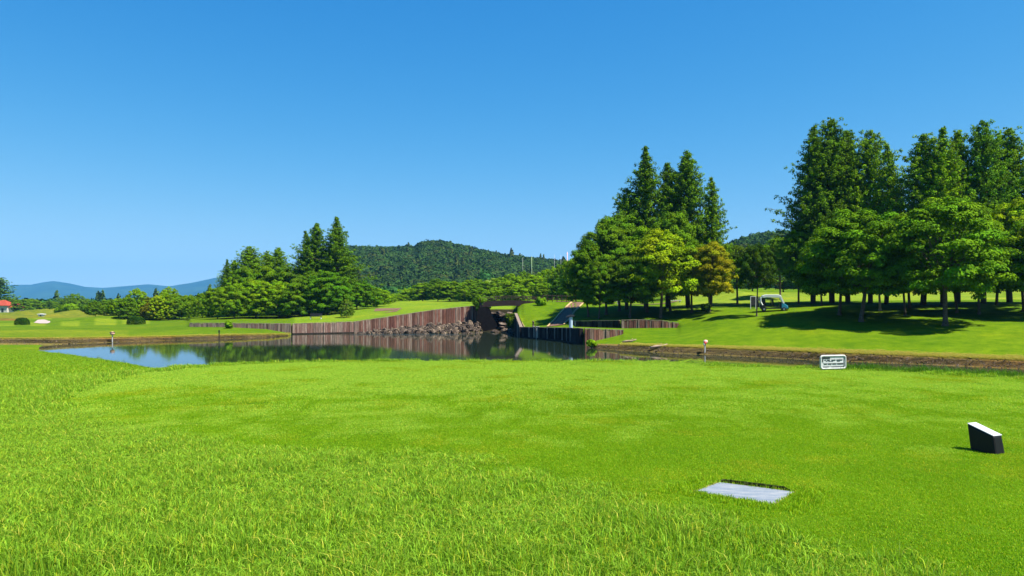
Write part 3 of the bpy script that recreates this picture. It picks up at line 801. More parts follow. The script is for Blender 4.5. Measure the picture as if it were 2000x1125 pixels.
for a in [
 ('w', 0, 425, 138, 560, 62, MG, 'broadleaf tree at the left end of the left stand'),
 ('w', 1, 458, 136, 552, 80, MG, 'broadleaf tree by the wall below the low conifers'),
 ('w', 2, 500, 140, 545, 95, LG, 'bright broadleaf tree at the front of the left stand'),
 ('w', 3, 545, 137, 550, 100, LG, 'spreading bright broadleaf tree near the middle of the left stand'),
 ('w', 4, 588, 136, 540, 88, DG, 'dark rounded tree below the slim conifer'),
 ('w', 0, 640, 138, 528, 115, (0.075,0.20,0.016), 'large spreading tree in front of the two tallest conifers'),
 ('w', 3, 610, 146, 530, 100, DG, 'shaded tree behind the dark rounded tree'),
 ('w', 1, 697, 150, 548, 85, (0.075,0.20,0.016), 'broadleaf tree at the right flank of the left stand'),
 ('w', 2, 735, 165, 562, 60, LG, 'low tree trailing off at the right of the left stand'),
 ('w', 4, 560, 150, 518, 90, DG, 'dark tree in the second row of the left stand'),
 ('w', 2, 480, 150, 520, 80, DG, 'tree below the fluffy spiked conifer'),
 ('w', 0, 520, 152, 515, 90, MG, 'tree below the small pointed conifer'),
 ('w', 1, 395, 150, 572, 46, MG, 'small tree just left of the left stand'),
 ('w', 2, 366, 165, 575, 42, MG, 'small round tree between the lone tree and the left stand'),
]: tree(*a[:7], a[7], 'broadleaf_tree', 'tree', GLB)
tree('w', 4, 677, 124, 583, 30, (0.13,0.24,0.06), 'small pale young tree at the right foot of the left stand', 'young_tree', 'tree', pale=True)
tree('b', 3, 329, 160, 572, 42, MG, 'lone dark round tree standing on the left field', 'broadleaf_tree', 'tree')
# --- tree line behind the left field
ordn = ['first', 'second', 'third', 'fourth', 'fifth', 'sixth', 'seventh', 'eighth', 'ninth', 'tenth', 'eleventh', 'twelfth', 'thirteenth', 'fourteenth', 'fifteenth', 'sixteenth', 'seventeenth', 'eighteenth', 'nineteenth', 'twentieth', 'twenty-first', 'twenty-second', 'twenty-third', 'twenty-fourth', 'twenty-fifth', 'twenty-sixth', 'twenty-seventh', 'twenty-eighth']
LT = [(2,542,34,DG,'C'),(22,583,34,DG,'B'),(42,584,30,DG,'B'),(60,583,34,MG,'B'),(78,588,30,DG,'B'),(97,585,12,DG,'C'),(98,588,36,MG,'B'),(116,584,30,DG,'B'),(144,573,34,DG,'B'),(135,580,24,DG,'B'),(165,583,36,BG,'B'),(186,585,26,DG,'B'),(207,583,36,DG,'B'),(228,580,30,MG,'B'),(248,578,34,DG,'B'),(266,561,36,LG,'B'),(292,577,34,(0.12,0.17,0.02),'B'),(312,574,36,YG,'B'),(331,560,36,LG,'B'),(350,575,40,MG,'B'),(300,588,40,(0.17,0.18,0.02),'B'),(378,580,34,MG,'B'),(410,570,20,BG,'C')]
LT.sort()
for i, (px, top, w, c, k) in enumerate(LT):
    d = 345 + 25 * math.sin(i * 2.1)
    if px > 184: d = 163 + 5 * math.sin(i * 1.7)
    if px > 184 and px < 330: top += 2
    tree(k if k == 'C' else 'w', i, px, d, top, w * 1.3, c, ordn[i] + ' tree from the left in the line behind the left field', 'background_tree', 'tree', 'tree line behind the left field')
# --- tree band under the hill
names_i = 0
band = []
for px, top, w, d, c in [(705,575,50,190,LG),(752,580,40,200,LG),(772,578,40,205,LG),(800,566,44,215,LG),(826,555,50,210,MG),(855,548,46,205,DG),(880,553,52,205,MG),(905,556,48,215,LG),(925,548,50,200,MG),(948,553,50,195,DG),(975,545,52,190,MG),(1000,538,52,190,LG),(1022,533,40,205,DG),(1045,540,48,185,LG),(1068,530,46,195,MG),(1090,522,50,180,LG),(1108,512,50,175,DG),(1125,505,50,150,LG),(1100,545,42,160,(0.08,0.2,0.02)),(1060,556,42,165,MG),(1010,560,44,160,MG),(968,565,44,165,MG),(935,566,40,165,DG),(1125,545,46,140,LG)]:
    band.append((px, top, w, d, c))
band.sort()
for i, (px, top, w, d, c) in enumerate(band):
    tree('w', i, px, d, top - 4, w * 1.3, c, ordn[i] + ' tree from the left in the leafy band below the hill', 'background_tree', 'tree', 'leafy band below the hill')
# right background
RT = [(1335,540,60,150,DG),(1300,545,60,160,DG),(1250,545,60,170,DG),(1200,550,60,160,DG),(1420,535,60,190,DG),(1470,530,60,185,DG),(1530,520,60,180,DG),(1580,515,70,175,DG),(1650,520,80,185,DG),(1720,515,80,180,DG),(1790,515,80,180,DG),(1860,515,80,185,DG),(1930,520,80,175,DG),(2000,520,80,170,DG)]
RT.sort()
for i, (px, top, w, d, c) in enumerate(RT):
    tree('B', i + 1, px, d, top, w * 1.3, c, ordn[i] + ' dark tree from the left in the far row seen between the trunks', 'background_tree', 'tree', 'dark far row behind the right-hand stands')

# clipped and wild bushes
def bush(px, d, base, w, hgt, colr, label, name='bush', cat='bush', seed=1, clipped=True, group=None, dens=1.0):
    rg = np.random.default_rng(seed)
    x = px2x(px, d); z = h1(x, d) if base is None else py2z(base, d)
    n = int(2600 * dens * max(0.5, w * hgt / 4))
    dd = sphere_dirs(n, rg); dd[:, 2] = np.abs(dd[:, 2]) if clipped else dd[:, 2]
    rr = rg.uniform(0.86, 1.02, n) if clipped else rg.uniform(0.55, 1.1, n) * (1 + 0.3 * np.sin(5 * dd[:, 0] + seed) * np.sin(4 * dd[:, 2] + seed))
    sq = np.abs(dd) ** 0.75 * np.sign(dd) if clipped else dd
    P = sq * rr[:, None] * (w / 2, w / 2, hgt if clipped else hgt / 2) + (0, 0, 0 if clipped else hgt / 2)
    V, Fq = leaf_quads(P, dd + rg.normal(size=(n, 3)) * 0.35, 0.06 if clipped else 0.17, rg)
    Co = rg.uniform(0.7, 1.3, (n, 1)) * np.ones((1, 3))
    o = empty(name, (x, d, z)); tag(o, label, cat, group)
    f = link(np_mesh('foliage', V, Fq, M['leaf'], np.repeat(Co, 4, 0)), 'foliage', o); f.color = (*colr, 1)
    mb = MB(); mb.tube([(0,0,-0.2),(0,0,hgt*0.6)], [0.08,0.04], 6)
    for k in range(5):
        a = k * 1.26; mb.tube([(0,0,0.1),(math.cos(a)*w*0.3, math.sin(a)*w*0.3, hgt*0.6)], [0.04,0.015], 5)
    mb.build('stem', M['bark'], o)
    return o
bush(43, 136, None, 2.3, 1.35, (0.018,0.06,0.012), 'dark clipped bush beside the sand bunker on the left field', seed=2, dens=2)
bush(266, 136, None, 3.0, 1.55, (0.018,0.06,0.012), 'larger dark clipped bush on the left field, nearer the lone tree', seed=3, dens=2)
for i, (px, d, w, hgt, c, lab) in enumerate([
 (118, 238, 3.4, 2.2, LG, 'light wild bush left of the mounds by the tree line'), (128, 236, 4, 2.6, MG, 'wild bush standing on the left mound'),
 (143, 238, 3.2, 2.4, LG, 'pale wild bush at the middle of the left mounds'), (173, 236, 4.4, 2.2, DG, 'dark low bush between the two mounds'),
 (189, 234, 4.6, 2.6, MG, 'rounded bush between the two mounds, right one'), (230, 240, 4, 2.0, BG, 'grey green bush near the right mound'),
 (247, 238, 4.5, 2.8, LG, 'bright domed bush right of the mounds'), (265, 236, 3.5, 1.6, DG, 'small dark bush behind the larger clipped bush'),
 ]): bush(px, d, None, w, hgt, c, lab, seed=20 + i, clipped=False, group='wild bushes along the mounds')
bush(940, 120.5, 608, 2.4, 2.4, DG, 'dark shrub hanging at the left end of the bridge', 'shrub', 'shrub', 41, False)
bush(1057, 115, 600, 1.5, 1.5, MG, 'green shrub at the right end of the bridge', 'shrub', 'shrub', 42, False)
bush(1000, 112, 642, 1.9, 2.3, (0.07,0.12,0.02), 'straggly shrub growing among the cascade rocks', 'shrub', 'shrub', 43, False)
bush(1155, 76, 676, 0.8, 0.6, LG, 'small green shrub at the water below the red wall', 'shrub', 'shrub', 44, False)
bush(447, 106, 640, 0.9, 0.9, MG, 'small shrub in front of the low wall on the spit', 'shrub', 'shrub', 45, False)
bush(1378, 88, 607, 1.0, 0.8, (0.02,0.05,0.015), 'small dark bush below the yellowing tree', 'shrub', 'shrub', 46, False)

# ------------------------------------------------------------ scatter helper (uncountable things only)
def point_scatter(name, P, rot, scl, index, protos_, label, cat, colr=(1, 1, 1)):
    me = bpy.data.meshes.new(name)
    P = np.asarray(P, np.float32)
    me.vertices.add(len(P)); me.vertices.foreach_set('co', P.ravel())
    a = me.attributes.new('rot', 'FLOAT_VECTOR', 'POINT'); a.data.foreach_set('vector', np.asarray(rot, np.float32).ravel())
    a = me.attributes.new('scl', 'FLOAT_VECTOR', 'POINT'); a.data.foreach_set('vector', np.asarray(scl, np.float32).ravel())
    a = me.attributes.new('pick', 'INT', 'POINT'); a.data.foreach_set('value', np.asarray(index, np.int32))
    me.update()
    o = bpy.data.objects.new(name, me); COL.objects.link(o)
    coll = bpy.data.collections.new(name + '_shapes')
    for i, m_ in enumerate(protos_):
        if colr != (1, 1, 1): m_ = recolour(m_, colr)
        q = bpy.data.objects.new('%s_shape_%02d' % (name, i), m_); coll.objects.link(q)
    ng = bpy.data.node_groups.new(name + '_nodes', 'GeometryNodeTree')
    ng.interface.new_socket('Geometry', in_out='INPUT', socket_type='NodeSocketGeometry')
    ng.interface.new_socket('Geometry', in_out='OUTPUT', socket_type='NodeSocketGeometry')
    gi = ng.nodes.new('NodeGroupInput'); go = ng.nodes.new('NodeGroupOutput')
    ci = ng.nodes.new('GeometryNodeCollectionInfo'); ci.inputs['Collection'].default_value = coll
    ci.inputs['Separate Children'].default_value = True; ci.inputs['Reset Children'].default_value = True
    ip = ng.nodes.new('GeometryNodeInstanceOnPoints'); ip.inputs['Pick Instance'].default_value = True
    def attr(nm, typ):
        n_ = ng.nodes.new('GeometryNodeInputNamedAttribute'); n_.data_type = typ; n_.inputs['Name'].default_value = nm
        return n_.outputs['Attribute']
    L = ng.links.new
    L(gi.outputs[0], ip.inputs['Points']); L(ci.outputs[0], ip.inputs['Instance'])
    L(attr('pick', 'INT'), ip.inputs['Instance Index'])
    e2r = ng.nodes.new('FunctionNodeEulerToRotation'); L(attr('rot', 'FLOAT_VECTOR'), e2r.inputs[0]); L(e2r.outputs[0], ip.inputs['Rotation'])
    L(attr('scl', 'FLOAT_VECTOR'), ip.inputs['Scale'])
    L(ip.outputs[0], go.inputs[0])
    md = o.modifiers.new('scatter', 'NODES'); md.node_group = ng
    tag(o, label, cat, None, 'stuff')
    return o

# forest on the hills
def crown_blob(seed, n=230, leaf=0.16, conic=False):
    rg = np.random.default_rng(seed)
    d = sphere_dirs(n, rg); d[:, 2] = np.abs(d[:, 2]) * 1.0 - 0.15
    lump = 1 + 0.22 * np.sin(4 * d[:, 0] + seed) * np.sin(5 * d[:, 1] + 1.3 * seed) + 0.12 * np.sin(9 * d[:, 0] + 7 * d[:, 2])
    P = d * lump[:, None] * rg.uniform(0.82, 1.05, (n, 1))
    if conic: P = np.c_[P[:, :2] * (1.1 - np.clip(P[:, 2:], 0, 1)) * 0.8, P[:, 2] * 1.9]
    V, Fq = leaf_quads(P, d + rg.normal(size=(n, 3)) * 0.3, leaf, rg, 0.8)
    Co = rg.uniform(0.7, 1.3, (n, 1)) * rg.uniform(0.7, 1.4) * np.array((1 + rg.uniform(-0.2, 0.4), 1, 1))
    return np_mesh('crown_blob', V, Fq, M['far_leaf'], np.repeat(Co, 4, 0))
blobs = [crown_blob(300 + i) for i in range(7)] + [crown_blob(320, conic=True)]
def forest(G, n, label, lo, rmin, rmax, colr, seed):
    rg = np.random.default_rng(seed)
    nr_, nc_ = G.shape[:2]
    a = rg.uniform(0, 0.80, n) * (nr_ - 1); b = rg.uniform(0, 1, n) * (nc_ - 1)
    i = a.astype(int).clip(0, nr_ - 2); j = b.astype(int).clip(0, nc_ - 2); u = (a - i)[:, None]; v = (b - j)[:, None]
    P = (G[i, j] * (1 - u) + G[i + 1, j] * u) * (1 - v) + (G[i, j + 1] * (1 - u) + G[i + 1, j + 1] * u) * v
    s = rg.uniform(rmin, rmax, n)
    P[:, 2] += s * 0.1
    scl = np.c_[s * rg.uniform(0.8, 1.2, n), s * rg.uniform(0.8, 1.2, n), s * rg.uniform(0.8, 1.25, n)]
    rot = np.c_[np.zeros(n), np.zeros(n), rg.uniform(0, 6.28, n)]
    pick = rg.choice(8, n, p=[0.142] * 7 + [0.006])
    point_scatter('forest', P, rot, scl, pick, blobs, label, 'forest', colr)
forest(G1, 17000, 'dense dark forest covering the hill beyond the pond', 0, 2.2, 6.2, (0.050, 0.092, 0.014), 61)
forest(G2, 8000, 'dense dark forest on the hill behind the right-hand trees', 0, 2.0, 5.4, (0.050, 0.095, 0.014), 62)
# undergrowth closing the gap between field trees and hill
n = 2600; rg = np.random.default_rng(64)
px_ = rg.uniform(-60, 2150, n); d_ = rg.uniform(255, 430, n)
d_ = np.where(px_ < 440, rg.uniform(362, 430, n), d_)
keep = ~((px_ > 885) & (px_ < 1012) & (d_ > 285) & (d_ < 345) & (rg.uniform(size=n) > 0.15))
px_ = px_[keep]; d_ = d_[keep]; n = len(px_)
x_ = (px_ - 1000) / F * d_; s_ = rg.uniform(1.6, 3.8, n) * np.where(px_ < 440, 1.35, 1)
point_scatter('forest', np.c_[x_, d_, H(x_, d_) + 0.6], np.c_[np.zeros(n), np.zeros(n), rg.uniform(0, 6.28, n)], np.c_[s_, s_, s_ * 1.15], rg.choice(8, n, p=[0.138] * 7 + [0.034]), blobs, 'continuous low woodland filling the plain at the foot of the hills', 'woodland', (0.042, 0.11, 0.022))

# ------------------------------------------------------------ retaining walls
def pile_wall(name, pts, label, tones, pw=0.38, seed=0, ptone=(0.42, 0.34, 0.3), wet=False):
    """pts: (x, y, z_bottom, z_top) along the wall; upright piles side by side with a cap rail"""
    rg = np.random.default_rng(seed)
    o = empty(name, (pts[0][0], pts[0][1], pts[0][2])); tag(o, label, 'retaining wall')
    org = np.array((pts[0][0], pts[0][1], pts[0][2]))
    A = np.array(pts, float); seg = np.hypot(np.diff(A[:, 0]), np.diff(A[:, 1])); S = np.r_[0, np.cumsum(seg)]
    s = 0.0; mb = MB(); pale = MB(); gap = MB()
    while s < S[-1] - 0.05:
        post = rg.uniform() < 0.10
        w = pw * rg.uniform(0.55, 0.95) * (0.55 if post else 1); e = min(s + w, S[-1])
        q0 = np.array([np.interp(s, S, A[:, k]) for k in range(4)]); q1 = np.array([np.interp(e, S, A[:, k]) for k in range(4)])
        tdir = q1[:2] - q0[:2]; L = np.linalg.norm(tdir); tdir /= L; nrm = np.array((tdir[1], -tdir[0]))
        if nrm @ (-q0[:2]) < 0: nrm = -nrm
        off = 0.42 + (rg.uniform(0.0, 0.07) if not post else 0.11)
        zt = rg.uniform(-0.03, 0.055) + (0.04 if post else 0)
        f0 = q0[:2] + nrm * off + tdir * 0.02; f1 = q1[:2] + nrm * off - tdir * 0.02
        b0_ = q0[:2] + nrm * 0.0 + tdir * 0.02; b1_ = q1[:2] + nrm * 0.0 - tdir * 0.02
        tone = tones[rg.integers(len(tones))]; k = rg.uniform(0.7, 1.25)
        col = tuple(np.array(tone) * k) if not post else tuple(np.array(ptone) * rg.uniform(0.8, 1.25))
        vs = []
        for (pt, zb, z_) in ((f0, q0[2], q0[3]), (f1, q1[2], q1[3]), (b1_, q1[2], q1[3]), (b0_, q0[2], q0[3])):
            vs.append((pt[0] - org[0], pt[1] - org[1], zb - org[2] - 0.3))
        for (pt, zb, z_) in ((f0, q0[2], q0[3]), (f1, q1[2], q1[3]), (b1_, q1[2], q1[3]), (b0_, q0[2], q0[3])):
            vs.append((pt[0] - org[0], pt[1] - org[1], z_ - org[2] + zt))
        mb.add(vs, [(0,3,2,1),(4,5,6,7),(0,1,5,4),(1,2,6,5),(2,3,7,6),(3,0,4,7)], col)
        s = e
    mb.build('pile_face', M['pile'], o)
    cp = MB(); n_ = []
    for a_, b_ in zip(pts[:-1], pts[1:]):
        t_ = np.array(b_[:2]) - np.array(a_[:2]); t_ /= np.linalg.norm(t_); nn = np.array((t_[1], -t_[0])); nn = nn if nn @ (-np.array(a_[:2])) > 0 else -nn
        pa = np.array((*(np.array(a_[:2]) + nn * 0.26), a_[3] + 0.075)) - org; pb = np.array((*(np.array(b_[:2]) + nn * 0.26), b_[3] + 0.075)) - org
        cp.bar(pa, pb, 0.40, 0.06, (0.34, 0.28, 0.25))
    cp.build('cap', M['pile'], o)
    if wet:
        ft = MB()
        for a_, b_ in zip(pts[:-1], pts[1:]):
            t_ = np.array(b_[:2]) - np.array(a_[:2]); t_ /= np.linalg.norm(t_); nn = np.array((t_[1], -t_[0])); nn = nn if nn @ (-np.array(a_[:2])) > 0 else -nn
            pa = np.array((*(np.array(a_[:2]) + nn * 0.5), W + 0.02)) - org; pb = np.array((*(np.array(b_[:2]) + nn * 0.5), W + 0.02)) - org
            ft.bar(pa, pb, 0.22, 0.30, (0.05, 0.042, 0.036))
        ft.build('footing', M['pile'], o)
    return o
def W4(px, d, base, top): return (px2x(px, d), d, base, py2z(top, d))
RED = [(0.30,0.15,0.12),(0.36,0.21,0.17),(0.25,0.12,0.10),(0.42,0.31,0.27),(0.38,0.28,0.24),(0.2,0.11,0.09)]
GREY = [(0.34,0.27,0.26),(0.4,0.32,0.3),(0.3,0.2,0.19)]
SHADED = [(0.035,0.03,0.032),(0.025,0.02,0.02),(0.05,0.045,0.045),(0.09,0.085,0.085),(0.03,0.025,0.025)]  # near-black tones: shade on the walls turned from the sun, put into colour
pile_wall('retaining_wall', [W4(372,107.9,-2.2,632), W4(450,108.3,-2.2,632), W4(520,108.8,-2.5,632.5), W4(569,109.35,-3.4,633)], 'low grey wall behind the grassy spit at left', GREY, 0.34, seed=1)
pile_wall('retaining_wall', [W4(570,109.5,-3.6,633), W4(690,114,-3.6,629)], 'pinkish grey pile wall rising straight from the pond below the left stand', [(0.36,0.26,0.23),(0.4,0.31,0.28),(0.31,0.2,0.18),(0.24,0.14,0.12)], 0.52, seed=2, wet=True)
pile_wall('retaining_wall', [W4(691,114,-3.4,629), W4(760,116,-2.7,619), W4(850,119,-2.2,605.5), W4(935,122,-1.4,597)], 'long reddish pile wall climbing from the pond up to the bridge', RED, 0.42, seed=3)
pile_wall('retaining_wall', [W4(1011,107.7,-3.4,613), W4(1022,98.6,-3.4,640)], 'short dark side wall of the grass embankment below the bridge', SHADED, 0.40, seed=4, ptone=(0.34,0.33,0.33))
pile_wall('retaining_wall', [W4(1023,98.5,-3.4,640), W4(1060,94,-3.4,640.5), W4(1116,87.2,-3.4,641.5), W4(1140,81.8,-3.4,642.3)], 'pile wall, shade painted into its black tones, along the water right of the cascade', SHADED, 0.36, seed=5, wet=True, ptone=(0.34,0.33,0.33))
pile_wall('retaining_wall', [W4(1140.5,81.75,-3.4,642.5), W4(1165,82.0,-3.0,643.5), W4(1216,82.5,-2.3,646)], 'rust red end of the waterside wall beside the bare bank', RED, 0.36, seed=6)
pile_wall('retaining_wall', [W4(1121,91.8,-1.7,628), W4(1212,88.4,-1.7,627)], 'dark upper wall in the shade of the middle stand', SHADED, 0.36, seed=7, ptone=(0.34,0.33,0.33))
pile_wall('retaining_wall', [W4(1213,88.3,-1.7,626.5), W4(1245,88.3,-1.7,625.5), W4(1290,88.4,-1.7,627), W4(1324,88.6,-1.7,632)], 'reddish upper wall ending in the sunlit lawn', RED, 0.38, seed=8)
# waterside bright posts on the dark wall
for px, w, lab in ((1043, 0.16, 'narrow white stained post on the black wall, left one'), (1050, 0.42, 'wide pale grey post on the black wall, right one')):
    d = 95.2 - (px - 1043) * 0.12
    mb = MB(); mb.box(-w/2, w/2, -0.18, 0.12, 0, 1.85, (2.2, 2.3, 2.3)); mb.box(-w/2-0.04, w/2+0.04, -0.22, 0.14, 1.85, 1.93, (2.2, 2.3, 2.3))
    o = mb.build('post', M['pile'], bevel=0.01); o.location = (px2x(px, d), d, -3.3)
    o.data.color_attributes[0].data.foreach_set('color', np.tile((0.55, 0.55, 0.53, 1), (len(o.data.vertices), 1)).ravel())
    tag(o, lab, 'post', 'pale posts on the black wall')

# ------------------------------------------------------------ bridge
bd = 121.0
bx0, bx1 = px2x(938, bd), px2x(1060, bd)
br = empty('footbridge', (bx0, bd, 1.0)); tag(br, 'dark brown arched footbridge spanning the rocky cascade', 'bridge')
L = bx1 - bx0
def deckz(u): return 0.72 + 0.28 * math.sin(math.pi * u)      # local heights
N = 24
for yy, nm in ((-1.7, 'girder'), (1.7, 'girder')):
    mb = MB()
    top = [(L * i / N, deckz(i / N) + 0.05) for i in range(N + 1)]
    bot = [(L * i / N, -0.10 + 0.26 * math.sin(math.pi * i / N)) for i in range(N, -1, -1)]
    poly = top + bot
    nn = len(poly)
    for i in range(N):
        a, b = top[i], top[i + 1]; c, d_ = bot[N - 1 - i], bot[N - i]
        mb.prism([a, b, c, d_][::-1], yy - 0.15, yy + 0.15)
    mb.build('girder', M['bridge'], br)
mb = MB()
for i in range(N):
    x0, x1 = L * i / N, L * (i + 1) / N
    mb.prism([(x0, deckz(i/N) - 0.15), (x1, deckz((i+1)/N) - 0.15), (x1, deckz((i+1)/N) - 0.01), (x0, deckz(i/N) - 0.01)], -1.53, 1.53)
mb.build('deck', M['asphalt'], br)
for yy in (-1.72, 1.72):
    mb = MB()
    for k in (0.40, 0.70): mb.tube([(L * i / N, yy, deckz(i / N) + 0.05 + k) for i in range(N + 1)], 0.025, 5)
    for i in range(0, N + 1): mb.bar((L * i / N, yy, deckz(i / N) + 0.05), (L * i / N, yy, deckz(i / N) + 0.72), 0.03 if i % 6 else 0.08, 0.03 if i % 6 else 0.08)
    mb.build('railing', M['rail'], br)
# abutments (stone, near-black because the shadow below the bridge is in the colour)
mb = MB(); mb.prism([(0.0, -4.3), (3.6, -4.3), (2.0, -1.6), (1.4, -0.12), (-0.3, -0.12), (-0.9, -4.3)], -1.9, 1.9); mb.build('abutment', M['shaded_rock'], br)
mb = MB(); mb.prism([(L - 0.2, -0.12), (L + 0.8, -0.12), (L + 0.8, -3.8), (L - 0.5, -3.8)], -1.9, 1.9); mb.build('abutment', M['shaded_rock'], br)
# rail fence running on from the bridge
fo = empty('rail_fence', (px2x(1060, 121), 121, h1(px2x(1060, 121), 121))); tag(fo, 'dark rail fence running on right from the bridge', 'fence')
ff = MB(); rl = MB(); lx = px2x(1125, 121) - px2x(1060, 121)
for i in range(8):
    x = lx * i / 7; z = h1(px2x(1060, 121) + x, 121) - fo.location.z; ff.box(x - 0.06, x + 0.06, -0.06, 0.06, z - 0.3, z + 1.15)
for k in (0.5, 1.05): rl.bar((0, 0, k), (lx, 0, k + h1(px2x(1125, 121), 121) - fo.location.z), 0.05, 0.09)
ff.build('fence_post', M['bridge'], fo); rl.build('rail', M['rail'], fo)

# ------------------------------------------------------------ rocks
def rock_mesh(seed, flat=0.7, mat=None):
    rg = np.random.default_rng(seed)
    import bmesh
    bm = bmesh.new(); bmesh.ops.create_icosphere(bm, subdivisions=3, radius=1)
    pl = sphere_dirs(12, rg); dl = rg.uniform(0.55, 0.9, 12)
    for v in bm.verts:
        q = np.array(v.co)
        for n_, d_ in zip(pl, dl):
            e = q @ n_ - d_
            if e > 0: q = q - n_ * e * 0.92
        q = q * (1 + 0.04 * math.sin(q[0] * 9 + seed) * math.sin(q[1] * 8))
        v.co = q * (1, 1, flat)
    me = bpy.data.meshes.new('rock'); bm.to_mesh(me); bm.free(); me.materials.append(mat or M['rock']); return me
RK = [rock_mesh(400 + i, 0.75) for i in range(6)]
rg = np.random.default_rng(77)
# cascade boulders: each its own object
k = 0
for (px, d, py, s) in [(962,126,610,1.3),(978,128,609,1.4),(994,128,610,1.2),(968,124,614,1.4),(984,125,612,1.5),(998,124,613,1.3),(975,122,620,1.2),(990,121,622,1.5),(1004,120,622,1.2),(983,119,630,1.3),(999,118,632,1.4),(979,118,637,1.0),(988,116,641,1.3),(1001,115,643,1.3),(1009,112,640,1.1),(993,114,649,1.0),(1006,111,651,1.5),(1014,109,654,1.3),(1018,107,650,1.1),(966,117,645,1.2),(955,122,640,1.6),(950,124,618,1.6),(1010,118,626,1.2)]:
    o = link(RK[k % 6], 'boulder'); x = px2x(px, d)
    o.location = (x, d, py2z(py, d) - s * 0.25); s *= 0.62; o.scale = (s * rg.uniform(0.8, 1.4), s, s * rg.uniform(0.5, 0.8)); o.rotation_euler = tuple(rg.uniform(-0.3, 0.3, 2)) + (rg.uniform(0, 6.28),)
    tag(o, 'brown boulder stacked in the cascade below the bridge', 'boulder', 'boulders of the cascade below the bridge'); k += 1
# rubble ledge under the climbing wall
n = 1150
px_ = 700 + 240 * rg.uniform(0, 1, n) ** 0.8; t_ = rg.uniform(0, 1, n)
dl = np.interp(px_, [691, 760, 850, 935], [113.8, 115.5, 118.4, 121.4]); d_ = 111.8 + (dl - 111.8) * t_
x_ = (px_ - 1000) / F * d_; s_ = rg.uniform(0.10, 0.34, n) * np.where(rg.uniform(size=n) < 0.07, 2.2, 1)
point_scatter('rubble', np.c_[x_, d_, H(x_, d_) + s_ * 0.1], rg.uniform(-0.6, 6.28, (n, 3)) * (0.2, 0.2, 1), np.c_[s_ * 1.2, s_, s_ * 0.8], rg.integers(0, 6, n), RK, 'broken brown rubble ledge at the foot of the climbing wall', 'rubble')
# stones and dried weed on the bare bank
BKR = [rock_mesh(420 + i, 0.5) for i in range(3)]
n = 5200
side = rg.uniform(size=n) < 0.42
px_ = np.where(side, rg.uniform(-80, 565, n), rg.uniform(1152, 2080, n))
kd_, kz_ = keys_at(px_)
f_ = rg.uniform(-0.05, 1.0, n); d_ = kd_[:, 7] * (1 - f_) + kd_[:, 8] * f_; x_ = (px_ - 1000) / F * d_
s_ = rg.uniform(0.02, 0.075, n) * np.where(rg.uniform(size=n) < 0.04, 2.0, 1)
point_scatter('bank_stones', np.c_[x_, d_, H(x_, d_)], rg.uniform(0, 6.28, (n, 3)) * (0.1, 0.1, 1), np.c_[s_, s_, s_ * 0.8], rg.integers(0, 3, n), BKR, 'small brown stones and clods on the bare pond bank', 'stones')
# driftwood on the right lawn edge
for px, d, L_, a, lab in ((1287, 70.0, 0.9, 0.3, 'pale driftwood log on the lawn edge above the bare bank'), (1229, 74.5, 0.7, -0.2, 'short pale branch on the bank near the red wall end')):
    x = px2x(px, d); mb = MB()
    mb.tube([(-L_, 0, 0.02), (-L_*0.3, 0.03, 0.12), (L_*0.4, -0.02, 0.16), (L_, 0.02, 0.32)], [0.10, 0.13, 0.09, 0.05], 8); mb.tube([(0.1, 0, 0.14), (0.35, 0.1, 0.42)], [0.05, 0.02], 6)
    o = mb.build('driftwood', M['timber'], smooth=True); o.location = (x, d, h1(x, d)); o.rotation_euler = (0, 0, a); tag(o, lab, 'driftwood')

# ------------------------------------------------------------ paved ramp with kerb, beside the middle stand
def strip(name, pts, m, dz, kind='structure', thick=0.0):
    """pts list of (xl, yl, xr, yr)"""
    V = []; 
    P = []
    for i in range(len(pts) - 1):
        for j in range(6):
            f = j / 6; P.append([pts[i][k] * (1 - f) + pts[i + 1][k] * f for k in range(4)])
    P.append(list(pts[-1])); rows = []
    for q in P:
        for j in range(5):
            f = j / 4; rows.append((q[0] * (1 - f) + q[2] * f, q[1] * (1 - f) + q[3] * f))
    A = np.array(rows); z = H(A[:, 0], A[:, 1]) + dz
    idx = np.arange(len(A)).reshape(-1, 5)
    Fq = np.stack([idx[:-1, :-1], idx[:-1, 1:], idx[1:, 1:], idx[1:, :-1]], -1).reshape(-1, 4)
    o = link(np_mesh(name, np.c_[A, z], Fq, m, smooth=True), name); tag(o, kind=kind)
    if thick:
        s_ = o.modifiers.new('thick', 'SOLIDIFY'); s_.thickness = thick; s_.offset = 1
    return o
def PP(px, d): return (px2x(px, d), d)
ramp = [(1071, 93.8, 1100, 92.4), (1083, 98, 1112, 97), (1098, 106, 1124, 106), (1112, 114, 1134, 114), (1120, 119, 1142, 120)]
strip('ramp_path', [(*PP(a, b), *PP(c, d)) for a, b, c, d in ramp], M['asphalt'], 0.06)
kb = [(a - 3, b, a, b) for a, b, c, d in ramp]; strip('path_kerb', [(*PP(a, b), *PP(c, d)) for a, b, c, d in kb], M['kerb'], 0.05, thick=0.12)
kb = [(c, d, c + 3, d) for a, b, c, d in ramp]; strip('path_kerb', [(*PP(a, b), *PP(c, d)) for a, b, c, d in kb], M['kerb'], 0.05, thick=0.12)
strip('cart_path', [(*PP(1085, 119), *PP(1085, 124)), (*PP(1142, 119), *PP(1142, 124)), (*PP(1210, 122), *PP(1210, 127)), (*PP(1330, 124), *PP(1330, 128))], M['asphalt'], 0.06)
strip('cart_path', [(*PP(730, 136), *PP(734, 146)), (*PP(775, 134), *PP(785, 141)), (*PP(750, 127), *PP(775, 127))], M['asphalt'], 0.05)
